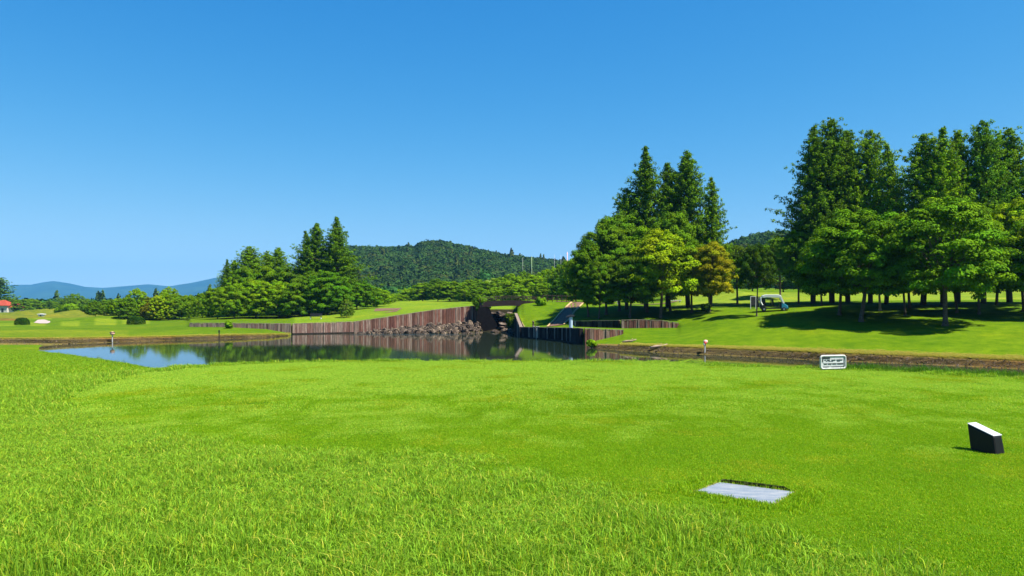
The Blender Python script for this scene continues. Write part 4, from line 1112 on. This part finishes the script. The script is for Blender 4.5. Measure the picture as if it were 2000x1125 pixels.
strip('path_kerb', [(px2x(1008.5,107.3), 107.3, px2x(1012,107.2), 107.2), (px2x(1014,103.5), 103.5, px2x(1017.5,103.4), 103.4), (px2x(1021,98.9), 98.9, px2x(1025,98.9), 98.9)], M['kerb'], 0.06)
strip('sand_bunker', [(*PP(66, 148), *PP(68, 156)), (*PP(78, 144), *PP(74, 168)), (*PP(92, 144), *PP(86, 172)), (*PP(98, 148), *PP(98, 158))], M['sand'], 0.05)

# ------------------------------------------------------------ small built things
def at(px, d): 
    x = px2x(px, d); return (x, d, h1(x, d))
# white post with dark hood at the foot of the ramp
o = empty('service_post', (px2x(1115, 87.9), 87.9, -1.42)); tag(o, 'bluish white post with a dark hood at the foot of the paved ramp', 'post')
mb = MB(); mb.lathe([(0.26, 0), (0.26, 0.08), (0.22, 0.1), (0.22, 1.35), (0.2, 1.4)], 16); mb.build('column', simple('bluewhite', (0.38, 0.48, 0.6), 0.4, 0.4, 0.05), o)
mb = MB(); mb.prism([(-0.62, 1.28), (-0.55, 1.45), (-0.1, 1.62), (0.4, 1.6), (0.42, 1.42), (-0.3, 1.38)], -0.3, 0.3); mb.build('hood', M['dark'], o, bevel=0.02)
# small bollard on the dark wall top
mb = MB(); mb.lathe([(0.13, 0), (0.13, 0.1), (0.10, 0.12), (0.10, 0.62), (0.14, 0.66), (0.12, 0.78), (0.03, 0.84)], 12)
o = mb.build('bollard', M['rail'], smooth=True); q = px2x(1041.5, 96.2); o.location = (q, 96.6, h1(q, 96.8)); tag(o, 'small brown bollard on the grass above the black wall', 'bollard')

# golf cart (facing right)
def golf_cart(loc, rz, label):
    g = empty('golf_cart', loc, rz); tag(g, label, 'golf cart')
    # body shell profile (x forward), local metres; length 3.1
    mb = MB()
    mb.prism([(-1.45,0.28),(-1.50,0.62),(-1.42,0.80),(-1.1,0.84),(-0.95,0.5),(-0.55,0.42),(0.75,0.38),(0.95,0.42),(0.95,0.28)][::-1], -0.62, 0.62)
    mb.build('body', M['black'], g, bevel=0.03)
    mb = MB(); mb.prism([(0.88,0.3),(0.88,0.95),(1.0,1.02),(1.32,0.82),(1.56,0.62),(1.62,0.45),(1.55,0.3)][::-1], -0.6, 0.6); mb.build('front_cowl', M['teal'], g, bevel=0.05)
    mb = MB(); mb.box(1.5, 1.68, -0.58, 0.58, 0.22, 0.4); mb.build('bumper', M['black'], g, bevel=0.03)
    # roof with rounded ends
    mb = MB(); mb.prism([(-1.30,1.70),(-1.22,1.86),(-0.9,1.95),(0.45,1.95),(0.72,1.90),(0.84,1.72),(0.70,1.58),(-0.9,1.62),(-1.16,1.56)][::-1], -0.68, 0.68); mb.build('roof', M['cart_white'], g, bevel=0.03)
    # windscreen between white front pillars
    for s in (-1, 1):
        mb = MB(); mb.bar((0.72, s*0.60, 1.84), (1.14, s*0.56, 0.94), 0.09, 0.17); mb.build('pillar', M['cart_white'], g)
        mb = MB(); mb.tube([(-1.22, s*0.6, 0.72), (-1.42, s*0.6, 1.1), (-1.40, s*0.6, 1.5), (-1.15, s*0.6, 1.80)], 0.075, 8); mb.build('pillar', M['cart_white'], g)
        mb = MB(); mb.tube([(-0.25, s*0.6, 0.5), (-0.30, s*0.6, 1.78)], 0.035, 6); mb.build('pillar', M['black'], g)
    mb = MB(); mb.add([(0.74,-0.55,1.76),(0.74,0.55,1.76),(1.07,0.52,1.0),(1.07,-0.52,1.0),(0.76,-0.55,1.76),(0.76,0.55,1.76),(1.09,0.52,1.0),(1.09,-0.52,1.0)], [(0,1,2,3),(7,6,5,4),(0,4,5,1),(1,5,6,2),(2,6,7,3),(3,7,4,0)]); mb.build('windscreen', M['glass'], g)
    for xs in (-0.85, 0.05):
        mb = MB(); mb.box(xs-0.05, xs+0.42, -0.55, 0.55, 0.52, 0.74); mb.build('seat', M['dark'], g, bevel=0.04)
        mb = MB(); mb.prism([(xs-0.12,0.7),(xs+0.02,0.7),(xs-0.08,1.42),(xs-0.2,1.40)][::-1], -0.55, 0.55); mb.build('seat_back', M['dark'], g, bevel=0.04)
    mb = MB(); c = np.array((0.62, 0.28, 1.02)); 
    mb.tube([c + 0.17 * np.array((0.35*math.sin(a), math.cos(a), 0.9*math.sin(a))) for a in np.linspace(0, 6.283, 17)], 0.017, 6); mb.tube([(0.62,0.28,1.02),(0.92,0.28,0.75)], 0.02, 6); mb.build('steering_wheel', M['black'], g)
    for (wx_, s) in ((-1.05, -1), (-1.05, 1), (1.15, -1), (1.15, 1)):
        mb = MB(); 
        def disc(mb, r0, r1, y0, y1, n=20):
            vs = []
            for y_ in (y0, y1):
                for k_ in range(n): vs.append((wx_ + r1*math.cos(6.283*k_/n), y_, 0.24 + r1*math.sin(6.283*k_/n)))
            fs = [tuple(range(n)), tuple(range(2*n-1, n-1, -1))] + [(k_, k_+n, (k_+1)%n+n, (k_+1)%n) for k_ in range(n)]
            mb.add(vs, fs)
        disc(mb, 0, 0.24, s*0.42, s*0.62); w_ = mb.build('wheel', M['rubber'], g, bevel=0.02)
        mb = MB(); disc(mb, 0, 0.12, s*0.60, s*0.635); mb.build('hub', M['steel'], w_)
    for s in (-1, 1):
        mb = MB(); mb.lathe([(0.03,0),(0.07,0.02),(0.07,0.05)], 12); h_ = mb.build('headlight', M['white'], g); h_.location = (1.54, s*0.42, 0.58); h_.rotation_euler = (0, R(65), 0)
    mb = MB(); mb.prism([(0.70,0.40),(0.90,0.40),(0.92,1.08),(0.62,1.10),(0.60,0.98),(0.74,0.92)][::-1], -0.56, 0.56); mb.build('dashboard', M['dark'], g)
    mb = MB(); mb.box(-1.35, -1.02, -0.55, 0.55, 0.84, 1.62); mb.build('dark_interior', M['dark'], g, bevel=0.03)  # dark block added to darken the interior under the roof
    # rear rack carrying tall bags
    mb = MB(); mb.box(-1.62, -1.5, -0.55, 0.55, 0.45, 0.52); mb.box(-1.62,-1.5,-0.55,0.55,0.95,1.0); mb.bar((-1.6,-0.5,0.45),(-1.6,-0.5,1.0),0.04,0.04); mb.bar((-1.6,0.5,0.45),(-1.6,0.5,1.0),0.04,0.04); mb.build('bag_rack', M['steel'], g)
    return g
cl_ = at(1510, 87)
golf_cart((cl_[0], cl_[1], cl_[2] - 0.02), R(-14), 'white roofed golf cart with teal front parked under the trees')
for i, (yy, lab, mt) in enumerate(((-0.38, 'black golf bag standing at the rear of the cart, nearer one', 'dark'), (0.0, 'grey golf bag in the middle of the cart rear rack', 'greywhite'), (0.38, 'black golf bag at the rear of the cart, farther one', 'dark'))):
    c_, s_ = math.cos(R(-14)), math.sin(R(-14)); lx, ly = -1.76, yy
    o = empty('golf_bag', (cl_[0] + lx*c_ - ly*s_, cl_[1] + lx*s_ + ly*c_, cl_[2] + 0.47)); tag(o, lab, 'golf bag', 'golf bags on the cart rear')
    mb = MB(); mb.lathe([(0.11,0),(0.13,0.05),(0.115,0.4),(0.14,0.82),(0.13,0.86)], 12); mb.build('bag_body', M[mt], o, smooth=True)
    for k in range(5): 
        a = k * 1.25; mb = MB(); mb.tube([(0.05*math.cos(a),0.05*math.sin(a),0.8),(0.09*math.cos(a),0.09*math.sin(a),1.0+0.05*(k%2))], 0.01, 5); mb.lathe([(0.02,0),(0.045,0.03),(0.03,0.08)], 8, (0.09*math.cos(a),0.09*math.sin(a),1.0+0.05*(k%2))); mb.build('club', M['steel'], o)
# dark notice board left of the cart
a_ = at(1471, 91.5)
o = empty('notice_board', a_); tag(o, 'dark notice board on white legs left of the golf cart', 'notice board')
mb = MB(); mb.box(-0.28, 0.28, -0.03, 0.03, 0.45, 1.5); mb.build('board', M['dark'], o, bevel=0.01)
for s in (-1, 1): mb = MB(); mb.box(s*0.32-0.03, s*0.32+0.03, -0.04, 0.04, -0.2, 1.58); mb.build('leg', M['white'], o)
mb = MB(); mb.box(-0.29, 0.29, -0.04, 0.04, 1.503, 1.57); mb.build('top_rail', M['white'], o)

# hole sign at the far edge of the tee
sdm = 17.65; sx = px2x(1627, sdm); sz = h1(sx, sdm)
sg = empty('tee_sign', (sx, sdm, sz)); sg.rotation_euler = (0, 0, R(13)); tag(sg, 'small weathered white board in a rounded frame on the tee edge', 'sign')
mb = MB(); w2, h2_, rr = 0.335, 0.15, 0.055; zc = 0.19
path = []
for cx_, cz_, a0 in ((w2 - rr, h2_ - rr, 0), (-(w2 - rr), h2_ - rr, 90), (-(w2 - rr), -(h2_ - rr), 180), (w2 - rr, -(h2_ - rr), 270)):
    for a in range(0, 91, 15): path.append((cx_ + rr * math.cos(R(a0 + a)), 0, zc + cz_ + rr * math.sin(R(a0 + a))))
path.append(path[0]); path.append(path[1])
mb.tube(path, 0.024, 8, caps=False); mb.build('frame', M['greywhite'], sg, smooth=True)
mb = MB(); mb.box(-0.322, 0.322, -0.008, 0.010, 0.052, 0.328); mb.build('panel', simple('sign_panel', (0.5, 0.51, 0.51), 0.5, 0.4, 0.25, 18), sg)
mb = MB()
mb.box(-0.31, -0.09, -0.014, -0.009, 0.275, 0.31); mb.box(-0.30, -0.275, -0.014, -0.009, 0.20, 0.262)
for z0, hh_, segs in ((0.232, 0.020, ((-0.24,-0.20),(-0.17,-0.09),(-0.05,0.06),(0.09,0.25))), (0.205, 0.012, ((-0.2,-0.16),(-0.13,0.0),(0.1,0.18))), (0.140, 0.026, ((-0.25,-0.17),(-0.14,-0.05),(-0.02,0.08),(0.11,0.27))), (0.075, 0.014, ((-0.28,-0.1),(-0.07,0.28)))):
    for a, b in segs: mb.box(a, b, -0.014, -0.009, z0, z0 + hh_)
mb.box(0.285, 0.297, -0.014, -0.009, 0.07, 0.30)
mb.build('lettering', M['dark'], sg)
mb = MB()
mb.box(-0.27, 0.27, -0.013, -0.009, 0.165, 0.198); mb.build('pale_band', M['white'], sg)
for s in (-1, 1): mb = MB(); mb.box(s*0.2-0.015, s*0.2+0.015, -0.015, 0.015, -0.15, 0.046); mb.build('leg', M['steel'], sg)

# tee marker block
mk = empty('tee_marker', (px2x(1929, 7.95), 7.95, 0.0)); mk.scale = (0.95, 0.95, 0.96); tag(mk, 'black leaning block with white top standing on the tee', 'tee marker')
import bmesh
def hexa(name, v8, m, parent, bev):
    mb = MB(); mb.add(v8, [(0,3,2,1),(4,5,6,7),(0,1,5,4),(1,2,6,5),(2,3,7,6),(3,0,4,7)])
    return mb.build(name, m, parent, bevel=bev)
def sk(x, y, z):   # leaning to the left as it rises
    return (x - 0.17 * z, y + 0.05 * z, z)
xl, xr, yf, yb = -0.1475, 0.1475, -0.085, 0.085
tl, tr_ = 0.295, 0.200
rot = R(-66)
def rt(q): return (q[0]*math.cos(rot) - q[1]*math.sin(rot), q[0]*math.sin(rot) + q[1]*math.cos(rot), q[2])
v8 = [rt(sk(*q)) for q in ((xl,yf,-0.03),(xr,yf,-0.03),(xr,yb,-0.03),(xl,yb,-0.03),(xl,yf,tl),(xr,yf,tr_),(xr-0.005,yb-0.01,tr_),(xl,yb-0.01,tl))]
hexa('block', v8, M['marker'], mk, 0.02)
e_ = 0.004
v8 = [rt(sk(*q)) for q in ((xl+e_,yf+e_,tl-0.004),(xr-e_,yf+e_,tr_-0.004),(xr-e_,yb-0.012,tr_-0.004),(xl+e_,yb-0.012,tl-0.004),(xl+e_,yf+e_,tl+0.006),(xr-e_,yf+e_,tr_+0.006),(xr-e_,yb-0.012,tr_+0.006),(xl+e_,yb-0.012,tl+0.006))]
hexa('top_plate', v8, simple('top_white', (0.44, 0.44, 0.46), 0.4, 0.4, 0.05, 30), mk, 0.004)

# stone slab let into the turf
SL = [(1.555, 6.27), (1.845, 6.58), (2.385, 6.25), (2.075, 5.87)]
cx0 = sum(q[0] for q in SL) / 4; cy0 = sum(q[1] for q in SL) / 4
mb = MB(); mb.add([(x - cx0, y - cy0, -0.06) for x, y in SL] + [(x - cx0, y - cy0, 0.0) for x, y in SL], [(0,1,2,3),(7,6,5,4),(0,4,5,1),(1,5,6,2),(2,6,7,3),(3,7,4,0)])
o = mb.build('stone_slab', M['slab'], bevel=0.006); o.location = (cx0, cy0, 0.008); tag(o, 'pale bluish stone slab set flush in the tee turf', 'slab')
def grow(k, l): 
    return [(cx0 + (x - cx0) * k, cy0 + (y - cy0) * l) for x, y in SL]
EDG = grow(1.05, 1.09)
mb = MB(); mb.add([(x, y + 0.012, 0.003) for x, y in EDG], [(3, 2, 1, 0)])
o = mb.build('soil_edge', M['soil']); tag(o, kind='structure')

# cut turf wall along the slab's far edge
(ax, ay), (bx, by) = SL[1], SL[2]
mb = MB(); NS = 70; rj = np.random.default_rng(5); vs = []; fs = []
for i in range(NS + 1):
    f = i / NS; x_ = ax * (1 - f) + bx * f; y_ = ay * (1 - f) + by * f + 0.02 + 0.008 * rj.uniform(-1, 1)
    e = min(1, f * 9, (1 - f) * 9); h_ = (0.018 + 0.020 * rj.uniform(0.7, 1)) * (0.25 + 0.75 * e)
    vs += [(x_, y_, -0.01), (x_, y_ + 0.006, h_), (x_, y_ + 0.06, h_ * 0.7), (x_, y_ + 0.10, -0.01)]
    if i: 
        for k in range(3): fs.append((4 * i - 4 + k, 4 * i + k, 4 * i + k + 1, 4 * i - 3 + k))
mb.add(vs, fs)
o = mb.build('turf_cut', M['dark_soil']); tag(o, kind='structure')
# marker stakes round the pond
def stake(px, d, z0, hgt, label, kind):
    o = empty('hazard_stake', (px2x(px, d), d, z0)); tag(o, label, 'stake')
    mb = MB()
    if kind == 'disc':
        mb.box(-0.045, 0.045, -0.045, 0.045, -0.6, hgt - 0.25); mb.build('pole', M['greywhite'], o)
        mb = MB(); mb.lathe([(0.02, -0.17), (0.15, -0.14), (0.21, 0), (0.15, 0.14), (0.02, 0.17)], 16, (0.05, 0, hgt - 0.17)); mb.build('head', M['pink'], o, smooth=True)
        mb = MB(); mb.lathe([(0.015, -0.2), (0.11, -0.12), (0.13, 0), (0.08, 0.1), (0.01, 0.14)], 12, (-0.04, -0.16, hgt - 0.27)); mb.build('band', M['red'], o, smooth=True)
        mb = MB(); mb.lathe([(0.01, -0.1), (0.08, -0.05), (0.08, 0.05), (0.01, 0.1)], 12, (-0.13, -0.2, hgt - 0.4)); mb.build('reflector', M['white'], o, smooth=True)
    elif kind == 'ball':
        mb.box(-0.04, 0.04, -0.04, 0.04, -0.5, hgt - 0.4); mb.build('pole', M['greywhite'], o)
        mb = MB(); mb.lathe([(0.02, -0.2), (0.2, -0.16), (0.26, 0), (0.2, 0.16), (0.02, 0.2)], 16, (0, 0, hgt - 0.2)); mb.build('head', simple('peach', (0.75, 0.45, 0.3), 0.5), o, smooth=True)
        mb = MB(); mb.lathe([(0.265, -0.06), (0.275, 0.0), (0.265, 0.04)], 16, (0, 0, hgt - 0.08)); mb.build('cap_ring', M['rail'], o, smooth=True)
    else:
        mb.box(-0.05, 0.05, -0.05, 0.05, -0.5, hgt - 0.3); mb.build('pole', M['bridge'], o)
        mb = MB(); mb.box(-0.075, 0.075, -0.075, 0.075, hgt - 0.3, hgt); mb.build('cap', M['black'], o, bevel=0.01)
    return o
stake(1377, 66.4, -2.75, 1.05, 'stake with round pink and red head at the right-hand bank', 'disc')
stake(219.5, 86.6, -2.8, 1.05, 'stake with a round peach head on the left bank', 'ball')
stake(428, 94.3, -3.0, 1.15, 'thin dark stake with black cap at the spit bank', 'dark')

# red-roofed house at the left edge
hd = 330.0; hx = px2x(0, hd); hz = h1(hx, hd)
ho = empty('red_roof_house', (hx, hd, hz)); tag(ho, 'white house with red tiled roof at the left edge of the field', 'house')
mb = MB(); mb.box(-5, 3.2, 0, 7, -0.4, 3.0); mb.box(3.2, 7.4, 1.2, 6.5, -0.4, 2.1); mb.build('wall', M['plaster'], ho)
def hip(mb, x0, x1, y0, y1, z0, z1, ov=0.5):
    xa, xb, ya, yb = x0 - ov, x1 + ov, y0 - ov, y1 + ov; ym = (ya + yb) / 2; r_ = min((yb - ya) / 2, (xb - xa) / 2) * 0.95
    mb.add([(xa,ya,z0),(xb,ya,z0),(xb,yb,z0),(xa,yb,z0),(xa+r_,ym,z1),(xb-r_,ym,z1),(xa,ya,z0-0.15),(xb,ya,z0-0.15),(xb,yb,z0-0.15),(xa,yb,z0-0.15)],
           [(0,1,5,4),(1,2,5),(2,3,4,5),(3,0,4),(6,7,1,0),(7,8,2,1),(8,9,3,2),(9,6,0,3),(9,8,7,6)])
mb = MB(); hip(mb, -5, 3.2, 0, 7, 3.16, 5.6); hip(mb, 3.0, 7.4, 1.2, 6.5, 2.26, 4.1); mb.build('roof', M['rooftile'], ho)
mb = MB(); mb.box(0.6, 1.6, -0.03, 0.2, 0.15, 1.9); mb.build('door', M['window'], ho)
mb = MB(); mb.box(5.6, 6.2, 1.17, 1.3, 0.6, 1.9); mb.build('window', M['window'], ho)
# small white hut bits in the distance
def hut(px, d, w, h_, label, z=None):
    x = px2x(px, d); z = h1(x, d) if z is None else z
    o = empty('white_hut', (x, d, z)); tag(o, label, 'hut')
    mb = MB(); mb.box(-w/2, w/2, 0, w*0.8, -0.5, h_*0.65); mb.build('wall', M['white'], o)
    mb = MB(); hip(mb, -w/2, w/2, 0, w*0.8, h_*0.66 + 0.15, h_, 0.25); mb.build('roof', M['greywhite'], o)
    mb = MB(); mb.box(-w*0.12, w*0.12, -0.03, 0.1, 0, h_*0.5); mb.build('door', M['window'], o)
hut(79, 215, 1.3, 0.8, 'tiny white hut on the left field behind the bunker')
hut(784, 300, 2.2, 3.4, 'small white hut above the lawn left of the leafy band')
hut(820, 400, 2.4, 7.0, 'tiny white building at the foot of the wooded hill')
# masts on the hill
for px, d, t0, t1_, r_, c, lab in ((1038.5, 420, 500, 560, 0.13, 'yg', 'pale green mast standing out before the hill'), (1021, 440, 503, 560, 0.06, 'g', 'thin grey mast left of the pale green one'), (1108, 470, 492, 560, 0.2, 'p', 'pinkish chimney mast on the skyline beside the middle stand'), (1083, 480, 497, 560, 0.055, 'g', 'thin mast on the skyline, left of the chimney'), (1095.5, 480, 498, 560, 0.055, 'g', 'faint thin mast just left of the pinkish chimney')):
    x = px2x(px, d); zb = h1(x, d) ; zt = py2z(t0, d)
    mt = {'yg': simple('palegreen', (0.35, 0.5, 0.25)), 'g': M['greywhite'], 'p': M['pink']}[c]
    o = empty('mast', (x, d, zb)); tag(o, lab, 'mast', 'masts before the hill')
    mb = MB(); mb.tube([(0,0,-1),(0,0,(zt-zb)*0.5),(0,0,zt-zb)], [r_*1.3, r_, r_*0.8], 8); mb.build('pole', mt, o, smooth=True)
    mb = MB(); mb.bar((-r_*3,0,zt-zb-1.2),(r_*3,0,zt-zb-1.2),r_,r_); mb.build('crossarm', mt, o)
# bench and low stone seats under the left stand
b_ = at(617, 122)
o = empty('park_bench', (b_[0], b_[1], b_[2])); tag(o, 'dark bench in front of the left stand near the wall', 'bench')
mb = MB(); mb.box(-1.0,1.0,-0.25,0.25,0.42,0.5); mb.build('seat', M['dark'], o)
mb = MB(); mb.box(-1.0,1.0,0.22,0.28,0.55,0.95); mb.build('backrest', M['dark'], o)
for s in (-1, 1): mb = MB(); mb.box(s*0.85-0.05,s*0.85+0.05,-0.2,0.2,-0.1,0.417); mb.build('leg', M['greywhite'], o)
for px, d, w, lab in ((1318, 118, 2.0, 'white topped bench seat seen behind the middle stand trunks, nearest the thick trunk'), (1195, 120, 2.4, 'pale bench seat behind the left trunks of the middle stand')):
    q = at(px, d); o = empty('park_bench', q); tag(o, lab, 'bench')
    mb = MB(); mb.box(-w/2,w/2,-0.25,0.25,0.42,0.52); mb.build('seat', M['white'], o)
    for s in (-1, 1): mb = MB(); mb.box(s*w*0.4-0.06,s*w*0.4+0.06,-0.2,0.2,-0.1,0.417); mb.build('leg', M['greywhite'], o)

# ------------------------------------------------------------ grass
def patch(seed, size, n, hmin, hmax, width, lean, curl, tv=(0.65, 1.3)):
    rg = np.random.default_rng(seed)
    P = np.c_[rg.uniform(-size/2, size/2, (n, 2)) * 1.1, np.zeros(n)]
    h_ = rg.uniform(hmin, hmax, n) * rg.uniform(0.8, 1.1, n); a = rg.uniform(0, 6.283, n); w = width * rg.uniform(0.7, 1.3, n)
    la = rg.uniform(0, 6.283, n); ln = np.abs(rg.normal(0, lean, n)) + 0.08
    ld = np.c_[np.cos(la), np.sin(la), np.zeros(n)]
    sd_ = np.c_[-np.sin(a), np.cos(a), np.zeros(n)] * w[:, None] / 2
    p1 = P + ld * (h_ * ln * 0.45)[:, None] + np.c_[np.zeros((n, 2)), h_ * 0.62]
    p2 = P + ld * (h_ * ln * (1.1 + curl))[:, None] + np.c_[np.zeros((n, 2)), h_ * (1 - 0.25 * np.minimum(1, ln))]
    V = np.stack([P - sd_, P + sd_, p1 + sd_ * 0.8, p1 - sd_ * 0.8, p2 + sd_ * 0.12, p2 - sd_ * 0.12], 1).reshape(-1, 3)
    b = np.arange(n)[:, None] * 6
    Fq = np.r_[b + [0, 1, 2, 3], b + [3, 2, 4, 5]]
    tone = rg.uniform(*tv, n); yel = rg.uniform(0, 1, n) ** 6
    C = np.c_[tone * (1 + 0.9 * yel), tone * (1 + 0.1 * yel), tone * (1 - 0.2 * yel)]
    pl_ = rg.uniform(size=n) < (0.08 if tv[1] > 1.4 else 0.0); C[pl_] = C[pl_] * (1.45, 1.25, 2.6)  # a few paler rough blades paint highlights into the grass colour
    dead = rg.uniform(size=n) < 0.03; C[dead] = (2.6, 1.35, 3.0)
    C = np.repeat(C, 6, 0); 
    return np_mesh('grass_patch', V, Fq, M['blade'], C)
PR = [patch(500 + i, 0.40, 430, 0.025, 0.085, 0.0058, 0.50, 0.5, (0.42, 1.4)) for i in range(4)]     # rough
PS = [patch(520 + i, 0.40, 1000, 0.008, 0.016, 0.0042, 0.5, 0.2, (0.85, 1.15)) for i in range(4)]     # short tee turf
def in_slab(x, y, k=1.0):
    E = [(cx0 + (a - cx0) * k, cy0 + (b - cy0) * k) for a, b in SL]
    m_ = np.ones(len(x), bool)
    for i in range(4):
        (ax, ay), (bx, by) = E[i], E[(i + 1) % 4]
        m_ &= ((bx - ax) * (y - ay) - (by - ay) * (x - ax)) < 0
    return m_
def grid_pts(x0, x1, y0, y1, st, rg, fan=1.0):
    gx_, gy_ = np.meshgrid(np.arange(x0, x1, st), np.arange(y0, y1, st)); x = gx_.ravel() + rg.uniform(-st/2, st/2, gx_.size); y = gy_.ravel() + rg.uniform(-st/2, st/2, gx_.size)
    m_ = np.abs(x) < 0.78 * y + 0.8
    return x[m_], y[m_]
def lay(x, y, scale, protos_, label, colr, rg, name='grass', zs=None):
    n = len(x); z = H(x, y)
    # follow the slope a little
    zx = (H(x + 0.2, y) - z) / 0.2; zy = (H(x, y + 0.2) - z) / 0.2
    zz = rg.integers(0, 4, n) * (math.pi / 2) + rg.normal(0, 0.2, n)
    s = scale if hasattr(scale, '__len__') else np.full(n, scale)
    v = rg.uniform(0.8, 1.2, n) if zs is None else zs
    # euler tilt given in world axes approximated for small slopes (rotation about z first is kept small effect)
    rot = np.c_[np.arctan(zy) * np.cos(zz) + np.arctan(-zx) * np.sin(zz) * -1, np.arctan(-zx) * np.cos(zz) + np.arctan(zy) * np.sin(zz) * -1, zz]
    return point_scatter(name, np.c_[x, y, z], rot, np.c_[s, s, s * v], rg.integers(0, 4, n), protos_, label, 'grass', colr)
rg = np.random.default_rng(91)
# near zone, rough and tee
x, y = grid_pts(-15, 15, 3.6, 11.0, 0.25, rg)
m_ = on_tee(x + rg.normal(0, 0.22, len(x)), y + rg.normal(0, 0.22, len(x)) * np.clip(9 - y, 0.2, 1.5)); 
xs, ys = x[m_], y[m_]; k_ = ~in_slab(xs, ys, 1.55)
C_BR = (0.245, 0.455, 0.034); C_BT = (0.215, 0.42, 0.012)
xs = xs[k_]; ys = ys[k_]
C_BSHEEN = (0.34, 0.57, 0.06); C_BY = (0.30, 0.45, 0.02)  # far-tee blades lightened to paint in grazing sheen; then dry yellow ones
def tee_lay(xs, ys, sc, tag_):
    dry = fbm(xs * 0.8, ys, 0.9, 31) + 0.5 * fbm(xs, ys, 3.1, 32) + rg.normal(0, 0.25, len(xs)) > 0.52
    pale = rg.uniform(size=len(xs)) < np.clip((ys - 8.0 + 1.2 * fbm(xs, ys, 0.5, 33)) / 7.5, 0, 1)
    for m_, c_, l_ in ((dry, C_BY, 'drier yellowish short turf'), (~dry & pale, C_BSHEEN, 'short turf with sheen painted pale'), (~dry & ~pale, C_BT, 'short mown green turf')):
        lay(xs[m_], ys[m_], sc, PS, l_ + ' on the ' + tag_ + ' part of the tee', c_, rg)
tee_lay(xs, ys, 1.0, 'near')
hv = 0.45 + 0.75 * np.clip(0.5 + fbm(x[~m_], y[~m_], 0.8, 12), 0, 1.4)
# blades grow longer towards the camera as in the photograph
hv = hv * np.interp(y[~m_], [4.0, 6.5, 10], [1.7, 1.05, 0.65])
lay(x[~m_], y[~m_], 1.0, PR, 'longer rough grass in the foreground', C_BR, rg, zs=hv)
# far zone to the tee edge and left slope
x, y = grid_pts(-18, 18, 11.0, 21.5, 0.36, rg)
m_ = on_tee(x, y) & (seg_of(x, y) < 2)
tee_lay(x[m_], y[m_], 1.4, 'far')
lay(x[~m_], y[~m_], 1.35, PR, 'rough grass round the far edge of the tee', C_BR, rg, zs=np.where(seg_of(x[~m_], y[~m_]) < 2, 0.75, 0.9))
x, y = grid_pts(-60, -5, 21.5, 68, 0.8, rg)
k_ = (seg_of(x, y) < 4) & (1000 + F * x / y < 420)
lay(x[k_], y[k_], 2.4, PR, 'grass on the bank sloping down to the pond at left', (0.22, 0.42, 0.02), rg, zs=np.full(k_.sum(), 0.8))
# fringe round the slab
pts = []
for i in range(4):
    (ax, ay), (bx, by) = SL[i], SL[(i + 1) % 4]
    n = int(math.hypot(bx - ax, by - ay) / 0.035)
    for j in range(n):
        f = (j + rg.uniform()) / n; x_, y_ = ax * (1 - f) + bx * f, ay * (1 - f) + by * f
        ox, oy = x_ - cx0, y_ - cy0; l_ = math.hypot(ox, oy)
        for q in range(5):
            o_ = 0.002 + 0.04 * q + rg.uniform(0, 0.035); pts.append((x_ + ox / l_ * o_, y_ + oy / l_ * o_))
pts = np.array(pts)
PF = [patch(540 + i, 0.05, 16, 0.018, 0.036, 0.0048, 0.45, 0.3) for i in range(4)]
lay(pts[:, 0], pts[:, 1], 1.0, PF, 'ragged grass fringe round the stone slab', C_BT, rg)
m2x, m2y = grid_pts(1.2, 2.8, 5.4, 7.1, 0.06, rg)
k_ = ~in_slab(m2x, m2y, 1.22) & in_slab(m2x, m2y, 1.9)
lay(m2x[k_], m2y[k_], 1.0, PF, 'short turf close round the stone slab', C_BT, rg)
# tall fringe of the far shore and along the pond side of the tee
PT = [patch(560 + i, 0.5, 120, 0.12, 0.30, 0.012, 0.35, 0.4) for i in range(4)]
n = 600; px_ = rg.uniform(1600, 2080, n); kd_, kz_ = keys_at(px_); d_ = kd_[:, 2] + rg.uniform(0.5, 2.6, n)
x_ = (px_ - 1000) / F * d_
lay(x_, d_, 1.0, PT, 'tall grass on the pond side of the tee at right', (0.07, 0.20, 0.018), rg, zs=rg.uniform(0.7, 1.2, n))
n = 5000; side = rg.uniform(size=n) < 0.4; px_ = np.where(side, rg.uniform(-80, 566, n), rg.uniform(1215, 2080, n)); kd_, kz_ = keys_at(px_)
d_ = kd_[:, 8] + np.abs(rg.normal(0, 0.5, n)) - 0.1; x_ = (px_ - 1000) / F * d_
lay(x_, d_, 1.0, PT, 'dry grass fringe along the top of the bare bank', (0.36, 0.38, 0.08), rg, zs=rg.uniform(0.15, 0.4, n))

# ------------------------------------------------------------ air
t = MT('haze_air'); pv = t.n('VolumePrincipled'); pv.inputs['Color'].default_value = (0.12, 0.46, 1.0, 1)
pv.inputs['Density'].default_value = 0.8e-4; t.l(pv.outputs[0], t.out.inputs['Volume'])
mb = MB(); mb.box(-9200, 9200, -400, 9200, -8, 480)
hz_ = mb.build('haze', t.m); tag(hz_, 'thin blue summer haze over the far hills', 'haze', None, 'stuff')
